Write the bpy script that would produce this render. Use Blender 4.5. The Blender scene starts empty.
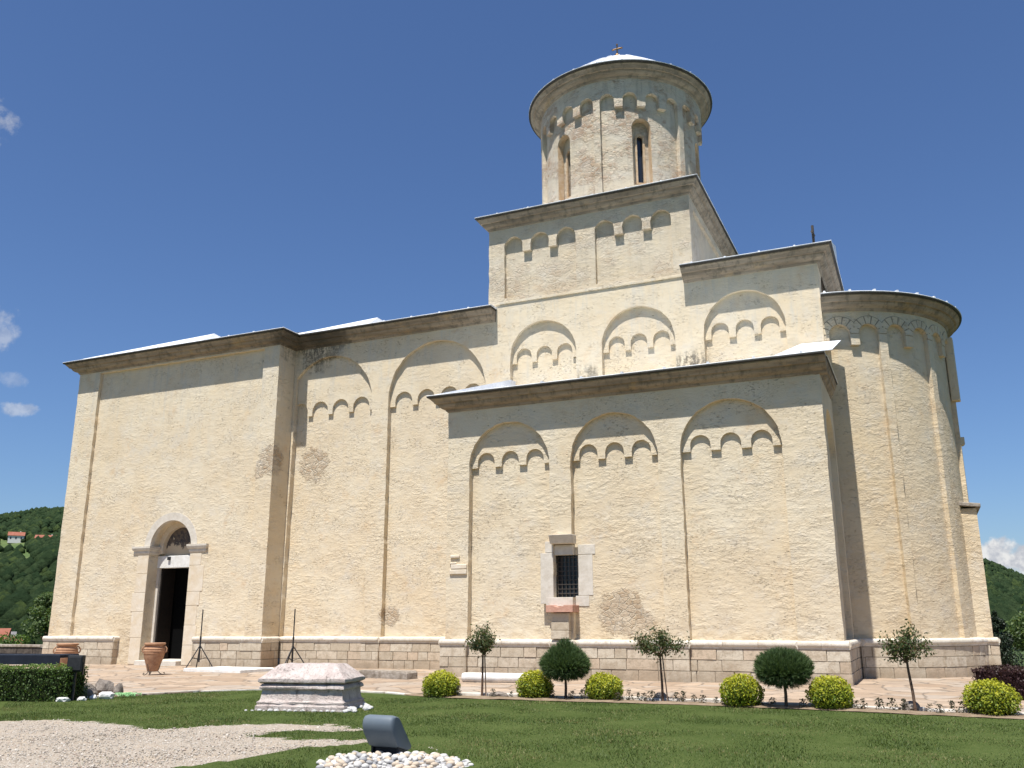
import bpy, bmesh, math, random
import numpy as np
from mathutils import Vector, Matrix, noise
from mathutils.geometry import tessellate_polygon
random.seed(7); RNG = np.random.default_rng(7)
rad = math.radians
S = bpy.context.scene
COL = S.collection

# ------------------------------------------------------------------ camera
cam = bpy.data.cameras.new('camera'); co = bpy.data.objects.new('camera', cam); COL.objects.link(co)
cam.sensor_width = 36; cam.lens = 905.3*36/1024; cam.clip_end = 6000; cam.clip_start = .1
PIT, YAW, ROLL = rad(14.772), rad(23.957), rad(-.169)
fw = Vector((-math.sin(YAW)*math.cos(PIT), math.cos(YAW)*math.cos(PIT), math.sin(PIT)))
rt = Vector((math.cos(YAW), math.sin(YAW), 0)); up = rt.cross(fw)
r_ = rt*math.cos(ROLL)+up*math.sin(ROLL); u_ = r_.cross(fw)
co.matrix_world = Matrix(((r_.x, u_.x, -fw.x, 0), (r_.y, u_.y, -fw.y, 0), (r_.z, u_.z, -fw.z, 1.5), (0, 0, 0, 1)))
S.camera = co

# ------------------------------------------------------------------ light
S.view_settings.view_transform = 'Standard'; S.view_settings.look = 'None'
S.view_settings.exposure = 0.56; S.view_settings.gamma = 1
SUN_EL = 68.0
sl = bpy.data.lights.new('sun', 'SUN'); sl.energy = 5.0; sl.angle = rad(.53); sl.color = (1, .97, .925)
so = bpy.data.objects.new('sun', sl); COL.objects.link(so)
c_ = math.cos(rad(SUN_EL))
so.rotation_euler = Vector((c_*.025, c_, -math.sin(rad(SUN_EL)))).to_track_quat('-Z', 'Y').to_euler()
so.location = (-5, -20, 60)
W = bpy.data.worlds.new('World'); S.world = W; W.use_nodes = True


def nd(nt, typ, ins=None, **props):
    n = nt.nodes.new(typ)
    for k, v in props.items(): setattr(n, k, v)
    for k, v in (ins or {}).items():
        if hasattr(v, 'is_output') or isinstance(v, bpy.types.NodeSocket): nt.links.new(v, n.inputs[k])
        else: n.inputs[k].default_value = v
    return n


def mth(nt, op, a, b=None, c=None, clamp=False):
    d = {0: a}
    if b is not None: d[1] = b
    if c is not None: d[2] = c
    return nd(nt, 'ShaderNodeMath', d, operation=op, use_clamp=clamp).outputs[0]


def mixc(nt, f, a, b, mode='MIX'):
    n = nd(nt, 'ShaderNodeMix', data_type='RGBA', blend_type=mode)
    for i, v in ((0, f), (6, a), (7, b)):
        if isinstance(v, bpy.types.NodeSocket): nt.links.new(v, n.inputs[i])
        elif isinstance(v, tuple): n.inputs[i].default_value = v if len(v) == 4 else (*v, 1)
        else: n.inputs[i].default_value = v
    return n.outputs[2]


def maprange(nt, v, a, b, c=0., d=1., smooth=True):
    n = nd(nt, 'ShaderNodeMapRange', {0: v, 1: a, 2: b, 3: c, 4: d})
    n.interpolation_type = 'SMOOTHSTEP' if smooth else 'LINEAR'
    return n.outputs[0]


wt = W.node_tree; wt.nodes.clear()
sky = nd(wt, 'ShaderNodeTexSky', sky_type='NISHITA', sun_disc=False)
sky.sun_elevation = rad(SUN_EL); sky.sun_rotation = rad(181.4)
sky.altitude = 400; sky.air_density = 1.15; sky.dust_density = .6; sky.ozone_density = 3.2
tc = nd(wt, 'ShaderNodeTexCoord')
# clouds: puffs at fixed compass directions in the sky: (azimuth, elevation, half width, half height, density)
def dirv(az, el): return (math.sin(rad(az))*math.cos(rad(el)), math.cos(rad(az))*math.cos(rad(el)), math.sin(rad(el)))
cn = nd(wt, 'ShaderNodeTexNoise', {'Vector': tc.outputs['Generated'], 'Scale': 38., 'Detail': 8., 'Roughness': .62}).outputs[0]
cn2 = nd(wt, 'ShaderNodeTexNoise', {'Vector': tc.outputs['Generated'], 'Scale': 95., 'Detail': 6., 'Roughness': .6}).outputs[0]
tot = None
for az, el, a, b, den in ((5.4, 3.1, 2.6, 1.5, 1.), (9.5, 3.4, 4.2, 2.0, 1.), (3.9, 3.5, 1.5, 1.0, 1.), (4.4, 4.0, .9, .6, .9), (15, 2.6, 4, 1.6, 1.), (-53.1, 11.6, 1.0, .5, .42), (-55.3, 15.9, 1.5, 1.6, .36), (-57.2, 27.1, 1.7, 1.6, .42), (-53.8, 13.2, .9, .5, .2),
                          (-75, 14, 9, 3, .8), (-95, 20, 12, 5, .8), (40, 6, 8, 3, .9), (70, 10, 10, 4, .9)):
    d = Vector(dirv(az, el)); rr = Vector((math.cos(rad(az)), -math.sin(rad(az)), 0)); uu = rr.cross(d)
    du = nd(wt, 'ShaderNodeVectorMath', {0: tc.outputs['Generated'], 1: rr}, operation='DOT_PRODUCT').outputs['Value']
    dv = nd(wt, 'ShaderNodeVectorMath', {0: tc.outputs['Generated'], 1: uu}, operation='DOT_PRODUCT').outputs['Value']
    dd = nd(wt, 'ShaderNodeVectorMath', {0: tc.outputs['Generated'], 1: d}, operation='DOT_PRODUCT').outputs['Value']
    u2 = mth(wt, 'POWER', mth(wt, 'ABSOLUTE', mth(wt, 'DIVIDE', du, rad(a))), 2.)
    v0 = mth(wt, 'DIVIDE', mth(wt, 'SUBTRACT', dv, math.sin(rad(el))*0), rad(b))
    v2 = mth(wt, 'POWER', mth(wt, 'ABSOLUTE', v0), 2.)
    r2 = mth(wt, 'ADD', u2, v2)
    e = mth(wt, 'ADD', mth(wt, 'SUBTRACT', 1., r2), mth(wt, 'MULTIPLY', mth(wt, 'SUBTRACT', cn, .52), 4.2))
    m = mth(wt, 'MULTIPLY', maprange(wt, e, .0, .9), den)
    m = mth(wt, 'MULTIPLY', m, mth(wt, 'GREATER_THAN', dd, .3))
    tot = m if tot is None else mth(wt, 'MAXIMUM', tot, m)
ccol = mixc(wt, maprange(wt, cn2, .35, .65), (6.6, 6.9, 7.6), (10.5, 10.5, 10.4))
scol = mixc(wt, 1.0, sky.outputs[0], (.93, 1.12, 1.44), 'MULTIPLY')
bg = nd(wt, 'ShaderNodeBackground', {0: mixc(wt, tot, scol, ccol), 1: .054})
wo = nd(wt, 'ShaderNodeOutputWorld'); wt.links.new(bg.outputs[0], wo.inputs[0])

# ------------------------------------------------------------------ materials
def new_mat(name, rough=.9, spec=.2):
    m = bpy.data.materials.new(name); m.use_nodes = True; nt = m.node_tree
    b = nt.nodes['Principled BSDF']; b.inputs['Roughness'].default_value = rough
    b.inputs['Specular IOR Level'].default_value = spec
    return m, nt, b


def objco(nt, sc=(1, 1, 1), loc=(0, 0, 0)):
    t = nd(nt, 'ShaderNodeTexCoord')
    return nd(nt, 'ShaderNodeMapping', {0: t.outputs['Object'], 1: loc, 3: sc}).outputs[0]


def nz(nt, v, scale, detail=6., rough=.6, dist=0.):
    return nd(nt, 'ShaderNodeTexNoise', {'Vector': v, 'Scale': scale, 'Detail': detail, 'Roughness': rough, 'Distortion': dist}).outputs[0]


def bump(nt, b, h, dist, strength=1., prev=None):
    ins = {'Height': h, 'Distance': dist, 'Strength': strength}
    if prev is not None: ins['Normal'] = prev
    n = nd(nt, 'ShaderNodeBump', ins)
    nt.links.new(n.outputs[0], b.inputs['Normal'])
    return n.outputs[0]


def simple(name, c1, c2=None, scale=6., rough=.85, spec=.2, bd=.0, metal=0., bs=None):
    m, nt, b = new_mat(name, rough, spec); b.inputs['Metallic'].default_value = metal
    v = objco(nt)
    n = nz(nt, v, scale, 8., .65)
    nt.links.new(mixc(nt, maprange(nt, n, .3, .7), c1, c2 or c1), b.inputs['Base Color'])
    if bd: bump(nt, b, nz(nt, v, bs or scale*2.5, 8., .7), bd)
    return m


def sphere_mask(nt, v, c, r, soft=.6, n=None):
    d = nd(nt, 'ShaderNodeVectorMath', {0: v, 1: c}, operation='DISTANCE').outputs['Value']
    if n is not None: d = mth(nt, 'ADD', d, mth(nt, 'MULTIPLY', mth(nt, 'SUBTRACT', n, .5), r*1.6))
    return maprange(nt, d, r*(1-soft*.5), r*(1+soft*.5), 1., 0.)


def masonry(name, ca, cb, cgrey, rub_amt, patches=(), dark=(), relief=1., soft=.42, z_grey=(6., 13.), rubble_cols=((.42, .30, .19), (.60, .50, .37))):
    ca, cb, cgrey = [(c[0], c[1]*.98, c[2]*.93) for c in (ca, cb, cgrey)]
    m, nt, b = new_mat(name, .95, .1)
    v = objco(nt); vs = objco(nt, (1, 1, 2.6)); vt = objco(nt, (3.5, 3.5, .35))
    big = nz(nt, v, .55, 5., .6); mid = nz(nt, vs, 2.2, 8., .62); fine = nz(nt, v, 14., 6., .7)
    col = mixc(nt, maprange(nt, big, .32, .68), ca, cb)
    col = mixc(nt, mth(nt, 'MULTIPLY', maprange(nt, mid, .48, .72), .35), col, tuple(x*.82 for x in ca))
    stk = nz(nt, vt, 1.3, 6., .65)
    zz = nd(nt, 'ShaderNodeSeparateXYZ', {0: v}).outputs[2]
    gz = maprange(nt, zz, z_grey[0], z_grey[1], .15, 1.)
    col = mixc(nt, mth(nt, 'MULTIPLY', maprange(nt, stk, .48, .72), gz), col, cgrey)
    # ochre and pale patches of repair, dark specks that also sink in the relief
    pt = nz(nt, objco(nt, (1, 1, 1), (31, 7, 3)), 1.1, 7., .7)
    col = mixc(nt, mth(nt, 'MULTIPLY', maprange(nt, pt, .56, .72), .55), col, (.60, .42, .24))
    spk = nd(nt, 'ShaderNodeTexVoronoi', {'Vector': vs, 'Scale': 2.1, 'Randomness': 1.})
    sp = maprange(nt, spk.outputs['Distance'], .035, .10, 1., 0.)
    sp = mth(nt, 'MULTIPLY', sp, maprange(nt, mid, .45, .6))
    col = mixc(nt, mth(nt, 'MULTIPLY', sp, .55), col, (.22, .18, .13))
    # rubble stones showing through
    rv = nd(nt, 'ShaderNodeTexVoronoi', {'Vector': nd(nt, 'ShaderNodeVectorMath', {0: objco(nt, (1, 1, 1.7)), 1: nd(nt, 'ShaderNodeVectorMath', {0: nd(nt, 'ShaderNodeTexNoise', {'Vector': v, 'Scale': 4., 'Detail': 3.}).outputs[1], 1: (.12, .12, .12)}, operation='MULTIPLY').outputs[0]}, operation='ADD').outputs[0], 'Scale': 4.4, 'Randomness': .95})
    rc = nd(nt, 'ShaderNodeSeparateColor', {0: rv.outputs['Color']}).outputs[0]
    re = nd(nt, 'ShaderNodeTexVoronoi', {'Vector': rv.inputs['Vector'].links[0].from_socket, 'Scale': 4.4, 'Randomness': .95}, feature='DISTANCE_TO_EDGE').outputs['Distance']
    rcol = mixc(nt, rc, *rubble_cols)
    rcol = mixc(nt, maprange(nt, re, .01, .07, 1., 0.), rcol, (.50, .44, .34))
    rm = mth(nt, 'MULTIPLY', maprange(nt, nz(nt, objco(nt, (1, 1, 1), (5, 9, 2)), .9, 6., .65), .44, .60), rub_amt)
    for c, r in patches:
        rm = mth(nt, 'MAXIMUM', rm, mth(nt, 'MULTIPLY', sphere_mask(nt, v, c, r, .3, nz(nt, objco(nt, (1, 1, 1.4), (4, 4, 4)), 3.5, 8., .7)), .9))
    rm = mth(nt, 'MULTIPLY', rm, maprange(nt, fine, .3, .55, .55, 1.))
    col = mixc(nt, rm, col, rcol)
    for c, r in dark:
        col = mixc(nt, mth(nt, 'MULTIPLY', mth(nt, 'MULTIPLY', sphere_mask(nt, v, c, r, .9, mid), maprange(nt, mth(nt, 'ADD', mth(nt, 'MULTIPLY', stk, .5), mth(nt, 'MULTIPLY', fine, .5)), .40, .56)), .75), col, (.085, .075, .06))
    # rain-splash staining low on the wall
    low = mth(nt, 'MULTIPLY', maprange(nt, zz, 1.0, 2.0, .5, 0.), maprange(nt, mid, .4, .65))
    col = mixc(nt, low, col, (.44, .33, .21))
    tone = nz(nt, objco(nt, (1, 1, 1.3), (12, 2, 6)), 1.6, 7., .72)
    col = mixc(nt, mth(nt, 'MULTIPLY', maprange(nt, tone, .50, .70), .45), col, (.60, .555, .475))
    col = mixc(nt, mth(nt, 'MULTIPLY', maprange(nt, tone, .50, .32), .35), col, (.70, .56, .36))
    # trowelled, pitted render over rough stone: relief lies in short flat strokes
    vh = objco(nt, (1, 1, 2.3))
    va = objco(nt, (.9, .9, 2.1)); am_ = mth(nt, 'MULTIPLY', maprange(nt, nz(nt, v, 1.4, 4., .6), .36, .66, .25, 1.), maprange(nt, zz, 5., 10., 1., .55))
    h1 = nz(nt, va, 4.2, 9., .66); h2 = nz(nt, vh, 10., 6., .68); hv = nd(nt, 'ShaderNodeTexVoronoi', {'Vector': nd(nt, 'ShaderNodeVectorMath', {0: va, 1: nd(nt, 'ShaderNodeVectorMath', {0: nd(nt, 'ShaderNodeTexNoise', {'Vector': v, 'Scale': 5., 'Detail': 4.}).outputs[1], 1: (.2, .2, .2)}, operation='MULTIPLY').outputs[0]}, operation='ADD').outputs[0], 'Scale': 3.4}, feature='SMOOTH_F1').outputs['Distance']
    h = mth(nt, 'ADD', mth(nt, 'MULTIPLY', maprange(nt, h1, .38, .66, 0., 1.), .8), mth(nt, 'MULTIPLY', h2, .5))
    h = mth(nt, 'SUBTRACT', mth(nt, 'MULTIPLY', mth(nt, 'MULTIPLY', h, am_), soft), mth(nt, 'MULTIPLY', hv, .22*soft))
    pv = nz(nt, objco(nt, (1, 1, 2.4), (3, 1, 8)), 11., 7., .7)
    clus = maprange(nt, nz(nt, objco(nt, (1, 1, 1.6), (2, 5, 11)), 1.15, 6., .68), .43, .66)
    pit = mth(nt, 'MULTIPLY', maprange(nt, pv, .55, .68), clus)
    pit2 = mth(nt, 'MULTIPLY', maprange(nt, nz(nt, objco(nt, (1, 1, 2.0), (9, 4, 1)), 21., 5., .7), .60, .70), maprange(nt, clus, 0., 1., .25, 1.))
    h = mth(nt, 'SUBTRACT', h, mth(nt, 'ADD', mth(nt, 'MULTIPLY', pit, .9), mth(nt, 'MULTIPLY', pit2, .3)))
    h = mth(nt, 'ADD', h, mth(nt, 'MULTIPLY', maprange(nt, re, 0., .08), mth(nt, 'MULTIPLY', rm, .8)))
    h = mth(nt, 'SUBTRACT', h, mth(nt, 'MULTIPLY', sp, .8))
    col = mixc(nt, mth(nt, 'MULTIPLY', pit, .30), col, (.34, .28, .205))
    nt.links.new(col, b.inputs['Base Color'])
    n1 = bump(nt, b, h, .040*relief, .8)
    bump(nt, b, fine, .010, .6, n1)
    return m


M = {}
M['plaster'] = masonry('cream_render', (.66, .555, .405), (.70, .62, .485), (.57, .53, .455), .10,
                       patches=(((-7.5, 24.15, 1.75), .62), ((-7.0, 24.15, 1.35), .45), ((-21.35, 26.3, 7.3), .55), ((-20.3, 27.35, 7.2), .62), ((-16.75, 27.35, 1.75), .35), ((-21.9, 26.35, 6.9), .3)),
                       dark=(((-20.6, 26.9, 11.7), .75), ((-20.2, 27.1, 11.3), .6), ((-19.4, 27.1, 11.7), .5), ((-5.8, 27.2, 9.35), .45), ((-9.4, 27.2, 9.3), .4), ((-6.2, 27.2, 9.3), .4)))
M['upper'] = masonry('weathered_upper_stone', (.58, .50, .385), (.63, .56, .45), (.41, .365, .30), .55, relief=.9, soft=.6, z_grey=(10., 20.),
                     rubble_cols=((.42, .31, .22), (.62, .54, .43)))
M['drum'] = masonry('weathered_drum_stone', (.56, .49, .385), (.62, .555, .46), (.40, .355, .295), .95, relief=1.0, soft=.7, z_grey=(14., 21.),
                    rubble_cols=((.40, .26, .17), (.62, .53, .42)))
M['apse'] = masonry('apse_render', (.64, .525, .365), (.66, .57, .43), (.54, .495, .41), .2, relief=.95, soft=.55, z_grey=(4., 12.))


def cornice_mat():
    m, nt, b = new_mat('weathered_cornice_stone', .95, .1)
    v = objco(nt); vs = objco(nt, (.35, 1, 3.)); vt = objco(nt, (3., 3., .4))
    col = mixc(nt, maprange(nt, nz(nt, vs, 2., 7., .65), .35, .65), (.24, .195, .145), (.36, .30, .23))
    col = mixc(nt, mth(nt, 'MULTIPLY', maprange(nt, nz(nt, vt, 1.6, 7., .7), .48, .64), .65), col, (.13, .115, .09))
    col = mixc(nt, mth(nt, 'MULTIPLY', maprange(nt, nz(nt, v, 1.3, 6., .65), .56, .7), .5), col, (.46, .33, .17))
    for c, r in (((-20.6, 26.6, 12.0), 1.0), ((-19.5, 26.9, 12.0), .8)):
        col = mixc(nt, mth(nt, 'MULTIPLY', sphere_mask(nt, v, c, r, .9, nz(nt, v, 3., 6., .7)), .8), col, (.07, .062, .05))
    nt.links.new(col, b.inputs['Base Color'])
    n1 = bump(nt, b, nz(nt, v, 9., 8., .7), .02, .7)
    return m


M['cornice'] = cornice_mat()


def block_mat(name, cols, bd=.012):
    m, nt, b = new_mat(name, .9, .15)
    v = objco(nt)
    a = nd(nt, 'ShaderNodeAttribute', attribute_name='tint')
    s = nd(nt, 'ShaderNodeSeparateColor', {0: a.outputs['Color']})
    col = mixc(nt, s.outputs[0], cols[0], cols[1])
    col = mixc(nt, maprange(nt, s.outputs[1], .55, 1., 0., .8), col, cols[2])
    n = nz(nt, v, 5., 8., .7)
    col = mixc(nt, mth(nt, 'MULTIPLY', maprange(nt, n, .45, .64), .75), col, cols[3])
    col = mixc(nt, mth(nt, 'MULTIPLY', maprange(nt, nz(nt, v, 17., 5., .75), .56, .68), .5), col, tuple(x*.5 for x in cols[3]))
    zb0 = nd(nt, 'ShaderNodeSeparateXYZ', {0: v}).outputs[2]
    col = mixc(nt, mth(nt, 'MULTIPLY', maprange(nt, mth(nt, 'ADD', zb0, mth(nt, 'MULTIPLY', mth(nt, 'SUBTRACT', nz(nt, v, 1.7, 7., .7), .5), 1.3)), .0, .55, .8, 0.), .8), col, (.29, .225, .155))
    nt.links.new(col, b.inputs['Base Color'])
    n1 = bump(nt, b, n, bd*1.6, .8)
    bump(nt, b, nz(nt, v, 26., 5., .7), bd*.7, .7, n1)
    return m


M['block'] = block_mat('plinth_limestone', ((.475, .40, .295), (.60, .53, .415), (.54, .42, .30), (.38, .305, .215)))
M['cap'] = block_mat('pale_limestone', ((.60, .54, .44), (.72, .67, .58), (.60, .55, .45), (.50, .42, .32)), .008)
M['mortar'] = simple('mortar', (.25, .205, .15), (.33, .275, .21), 8.)
M['frame'] = simple('pale_marble_frame', (.53, .475, .39), (.65, .595, .51), 5., .8, .3, .008)
M['ashlar'] = simple('warm_ashlar', (.62, .51, .36), (.68, .60, .48), 3., .85, .2, .012)
M['jamb'] = simple('worn_warm_jamb_stone', (.50, .345, .20), (.60, .47, .33), 5., .9, .1, .02)
M['redstone'] = simple('red_stone', (.47, .25, .18), (.55, .33, .24), 6., .85, .2, .012)
M['roof'] = simple('pale_sheet_metal', (.58, .60, .63), (.84, .85, .87), 1.6, .5, .4, .012)
M['drip'] = simple('shade_dark_metal', (.035, .032, .03), (.06, .055, .05), 6., .6, .3)  # oxidised metal; near-black also paints the shade line below the roof sheet
M['black'] = simple('black_void', (.006, .006, .006), None, 4., 1., 0.)
M['glass'] = simple('dark_glass', (.02, .025, .035), None, 3., .15, .5)
M['iron'] = simple('wrought_iron', (.05, .045, .04), (.09, .07, .055), 30., .6, .3)
M['wood'] = simple('dark_door_wood', (.014, .011, .009), (.022, .016, .012), 9., .7, .2, .004)
M['gold'] = simple('gilded_metal', (.36, .22, .09), (.22, .13, .06), 20., .35, .5, 0., .8)
M['stand'] = simple('black_tube_metal', (.018, .018, .02), (.03, .03, .032), 20., .45, .4)
M['terra'] = simple('terracotta', (.33, .175, .10), (.44, .26, .155), 9., .85, .2, .006)
M['slab'] = simple('white_marble_slab', (.62, .60, .55), (.76, .74, .70), 5., .8, .2, .01)
M['rough'] = simple('rough_greybrown_stone', (.20, .165, .125), (.42, .37, .31), 5., .95, .1, .03)
M['white_rock'] = simple('white_rock', (.55, .53, .49), (.75, .74, .71), 6., .9, .2, .02)
M['grey_rock'] = simple('grey_brown_rock', (.12, .10, .085), (.30, .26, .22), 5., .95, .1, .04)
M['tan_rock'] = simple('tan_rock', (.36, .26, .17), (.50, .40, .30), 5., .95, .1, .03)
M['pebble_white'] = simple('white_pebble', (.46, .44, .40), (.64, .62, .58), 20., .8, .2, .004)
M['pebble_buff'] = simple('buff_pebble', (.45, .36, .26), (.60, .50, .39), 20., .8, .2, .004)
M['pebble_grey'] = simple('grey_pebble', (.26, .26, .26), (.40, .39, .38), 20., .8, .2, .004)
M['flood'] = simple('slate_blue_paint', (.105, .132, .158), (.125, .15, .172), 5., .6, .4, .001)
M['flood_dark'] = simple('dark_bracket', (.015, .017, .02), None, 5., .6, .3)
M['bark'] = simple('bark', (.10, .06, .04), (.18, .12, .085), 25., .95, .1, .01)
M['stake'] = simple('stake_wood', (.13, .09, .06), (.20, .14, .10), 20., .9, .1, .005)
M['wall_far'] = simple('whitewash', (.62, .60, .55), (.70, .68, .63), 1., .9, .1)
M['roof_far'] = simple('red_roof_tiles', (.24, .085, .055), (.31, .13, .09), .6, .9, .1)
M['dark_stone'] = simple('dark_walling', (.05, .043, .037), (.13, .11, .09), 4., .95, .1, .03)
M['dark_cloth'] = simple('dark_blue_cloth', (.010, .014, .022), (.016, .022, .034), 4., .8, .2, .004)
M['green_net'] = simple('green_plastic', (.22, .46, .17), (.34, .58, .28), 10., .5, .4)
M['soil'] = simple('bed_soil', (.20, .145, .095), (.30, .23, .16), 7., 1., .05, .03)
M['kerb'] = simple('pale_kerb_stone', (.50, .45, .38), (.64, .60, .53), 4., .9, .2, .015)


def leaf_mat(name, ca, cb, cc=None, trans=.35, rough=.55):
    m, nt, b = new_mat(name, rough, .35)
    a = nd(nt, 'ShaderNodeAttribute', attribute_name='tint')
    s = nd(nt, 'ShaderNodeSeparateColor', {0: a.outputs['Color']})
    col = mixc(nt, s.outputs[0], ca, cb)
    if cc: col = mixc(nt, s.outputs[1], col, cc)
    nt.links.new(col, b.inputs['Base Color'])
    t = nd(nt, 'ShaderNodeBsdfTranslucent', {0: mixc(nt, 1., col, (1.3, 1.25, .7), 'MULTIPLY')})
    mx = nd(nt, 'ShaderNodeMixShader', {0: trans, 1: b.outputs[0], 2: t.outputs[0]})
    nt.links.new(mx.outputs[0], nt.nodes['Material Output'].inputs[0])
    return m


M['leaf'] = leaf_mat('dark_leaves', (.042, .072, .024), (.092, .130, .045), (.16, .11, .055))
M['yellow'] = leaf_mat('golden_leaves', (.13, .20, .022), (.46, .46, .035), (.58, .54, .06))
M['needle'] = leaf_mat('pine_needles', (.055, .095, .036), (.105, .165, .060), (.16, .21, .085), .3)
M['hedge'] = leaf_mat('hedge_leaves', (.045, .09, .016), (.085, .145, .032), (.20, .29, .07))
M['purple'] = leaf_mat('purple_leaves', (.028, .012, .014), (.062, .026, .026), (.07, .045, .03), .2)
M['seed'] = leaf_mat('seedling_leaves', (.035, .042, .022), (.065, .072, .036), (.10, .06, .045))
M['tree_leaf'] = leaf_mat('broad_leaves', (.045, .085, .022), (.09, .14, .04), (.16, .20, .07))
M['conifer'] = leaf_mat('conifer_leaves', (.010, .022, .010), (.022, .038, .016), None, .1)
M['grass'] = leaf_mat('grass_blades', (.060, .095, .020), (.112, .152, .038), (.27, .235, .10), .3, .6)


def core_mat(name, c): return simple(name, c, tuple(x*1.6 for x in c), 8., 1., 0., .05)  # added solid dark fill inside foliage, blocks the view through gaps
M['hedge_core'] = core_mat('hedge_dark_fill', (.018, .024, .010)); M['purple_core'] = core_mat('purple_dark_fill', (.018, .010, .010))
M['pine_core'] = core_mat('pine_dark_fill', (.022, .034, .014)); M['ball_core'] = core_mat('bush_dark_fill', (.05, .06, .014))

# ------------------------------------------------------------------ mesh helpers
class MB:
    def __init__(s): s.V = []; s.F = []; s.C = []; s.M = []
    def add(s, V, F, col=(.5, .5, .5), mi=0):
        o = len(s.V); s.V += [tuple(v) for v in V]
        for f in F: s.F.append(tuple(i+o for i in f)); s.C.append(col); s.M.append(mi)
        return s
    def box(s, x0, x1, y0, y1, z0, z1, col=(.5, .5, .5), f=None, mi=0):
        V = [(x, y, z) for z in (z0, z1) for y in (y0, y1) for x in (x0, x1)]
        if f: V = [f(*v) for v in V]
        return s.add(V, [(0, 2, 3, 1), (4, 5, 7, 6), (0, 1, 5, 4), (1, 3, 7, 5), (3, 2, 6, 7), (2, 0, 4, 6)], col, mi)
    def tube(s, pts, radii, n=8, col=(.5, .5, .5), mi=0, cap=True):
        pts = [Vector(p) for p in pts]
        if not hasattr(radii, '__len__'): radii = [radii]*len(pts)
        V = []; F = []
        for i, p in enumerate(pts):
            d = (pts[min(i+1, len(pts)-1)]-pts[max(i-1, 0)]).normalized()
            a = d.orthogonal().normalized() if i == 0 else (a-d*a.dot(d)).normalized()
            b = d.cross(a)
            for k in range(n):
                t = 2*math.pi*k/n; V.append(p+(a*math.cos(t)+b*math.sin(t))*radii[i])
        for i in range(len(pts)-1):
            for k in range(n): F.append((i*n+k, i*n+(k+1) % n, (i+1)*n+(k+1) % n, (i+1)*n+k))
        if cap: F += [tuple(range(n-1, -1, -1)), tuple((len(pts)-1)*n+k for k in range(n))]
        return s.add(V, F, col, mi)
    def lathe(s, prof, n=24, c=(0, 0, 0), a0=0., a1=360., col=(.5, .5, .5), mi=0):
        full = abs(a1-a0-360) < .01; m = n if full else n+1
        V = []; F = []
        for r, z in prof:
            for k in range(m):
                t = rad(a0+(a1-a0)*k/n); V.append((c[0]+r*math.sin(t), c[1]-r*math.cos(t), c[2]+z))
        for i in range(len(prof)-1):
            for k in range(n):
                k2 = (k+1) % m if full else k+1
                F.append((i*m+k, i*m+k2, (i+1)*m+k2, (i+1)*m+k))
        return s.add(V, F, col, mi)
    def sweep(s, path, prof, col=(.5, .5, .5), mi=0, close_prof=True):
        P = [Vector((p[0], p[1])) for p in path]; n = len(P); m = len(prof); V = []; F = []
        for i in range(n):
            d0 = (P[i]-P[i-1]).normalized() if i else (P[1]-P[0]).normalized()
            d1 = (P[i+1]-P[i]).normalized() if i < n-1 else d0
            n0 = Vector((d0.y, -d0.x)); n1 = Vector((d1.y, -d1.x)); nn = (n0+n1)
            nn = nn/max(nn.length_squared, .2)*2 if nn.length > 1e-4 else n0
            for o, z in prof: V.append((P[i].x+nn.x*o, P[i].y+nn.y*o, z))
        for i in range(n-1):
            for k in range(m if close_prof else m-1):
                k2 = (k+1) % m; F.append((i*m+k, (i+1)*m+k, (i+1)*m+k2, i*m+k2))
        if close_prof: F += [tuple(range(m)), tuple((n-1)*m+k for k in range(m-1, -1, -1))]
        return s.add(V, F, col, mi)
    def plate(s, outer, holes, depth, fmap, du=None, col=(.5, .5, .5), mi=0, back=True):
        loops = [outer]+list(holes)
        bm = bmesh.new()
        fl = [[bm.verts.new((u, 0, z)) for u, z in L] for L in loops]
        flat = [v for L in fl for v in L]
        tri = tessellate_polygon([[Vector((u, z, 0)) for u, z in L] for L in loops])
        bl = [[bm.verts.new((u, -depth, z)) for u, z in L] for L in loops]; bflat = [v for L in bl for v in L]
        for t in tri:
            try:
                bm.faces.new([flat[i] for i in t])
                if back: bm.faces.new([bflat[i] for i in reversed(t)])
            except ValueError: pass
        for A, B in zip(fl, bl):
            for i in range(len(A)):
                j = (i+1) % len(A)
                try: bm.faces.new((A[i], A[j], B[j], B[i]))
                except ValueError: pass
        if du:
            us = [u for u, z in outer]; u = min(us)+du
            while u < max(us)-1e-4:
                bmesh.ops.bisect_plane(bm, geom=bm.verts[:]+bm.edges[:]+bm.faces[:], dist=1e-5, plane_co=(u, 0, 0), plane_no=(1, 0, 0)); u += du
        bmesh.ops.recalc_face_normals(bm, faces=bm.faces[:])
        bm.verts.index_update()
        V = [fmap(v.co.x, v.co.z, v.co.y) for v in bm.verts]; F = [[v.index for v in f.verts] for f in bm.faces]
        bm.free()
        return s.add(V, F, col, mi)
    def mesh(s, name, mats, smooth=False):
        me = bpy.data.meshes.new(name); me.from_pydata(s.V, [], s.F)
        for m in (mats if isinstance(mats, (list, tuple)) else [mats]): me.materials.append(M[m] if isinstance(m, str) else m)
        me.polygons.foreach_set('material_index', s.M)
        if smooth is not False:
            me.polygons.foreach_set('use_smooth', [True]*len(s.F))
        ca = me.color_attributes.new('tint', 'FLOAT_COLOR', 'CORNER')
        cnt = [len(f) for f in s.F]
        c = np.repeat(np.array([(*k, 1.) for k in s.C], dtype=np.float32), cnt, axis=0) if s.F else np.zeros((0, 4), np.float32)
        ca.data.foreach_set('color', c.ravel())
        if isinstance(smooth, (int, float)) and smooth is not True and smooth is not False:
            try: me.set_sharp_from_angle(angle=rad(smooth))
            except Exception: pass
        me.update()
        return me
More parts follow.
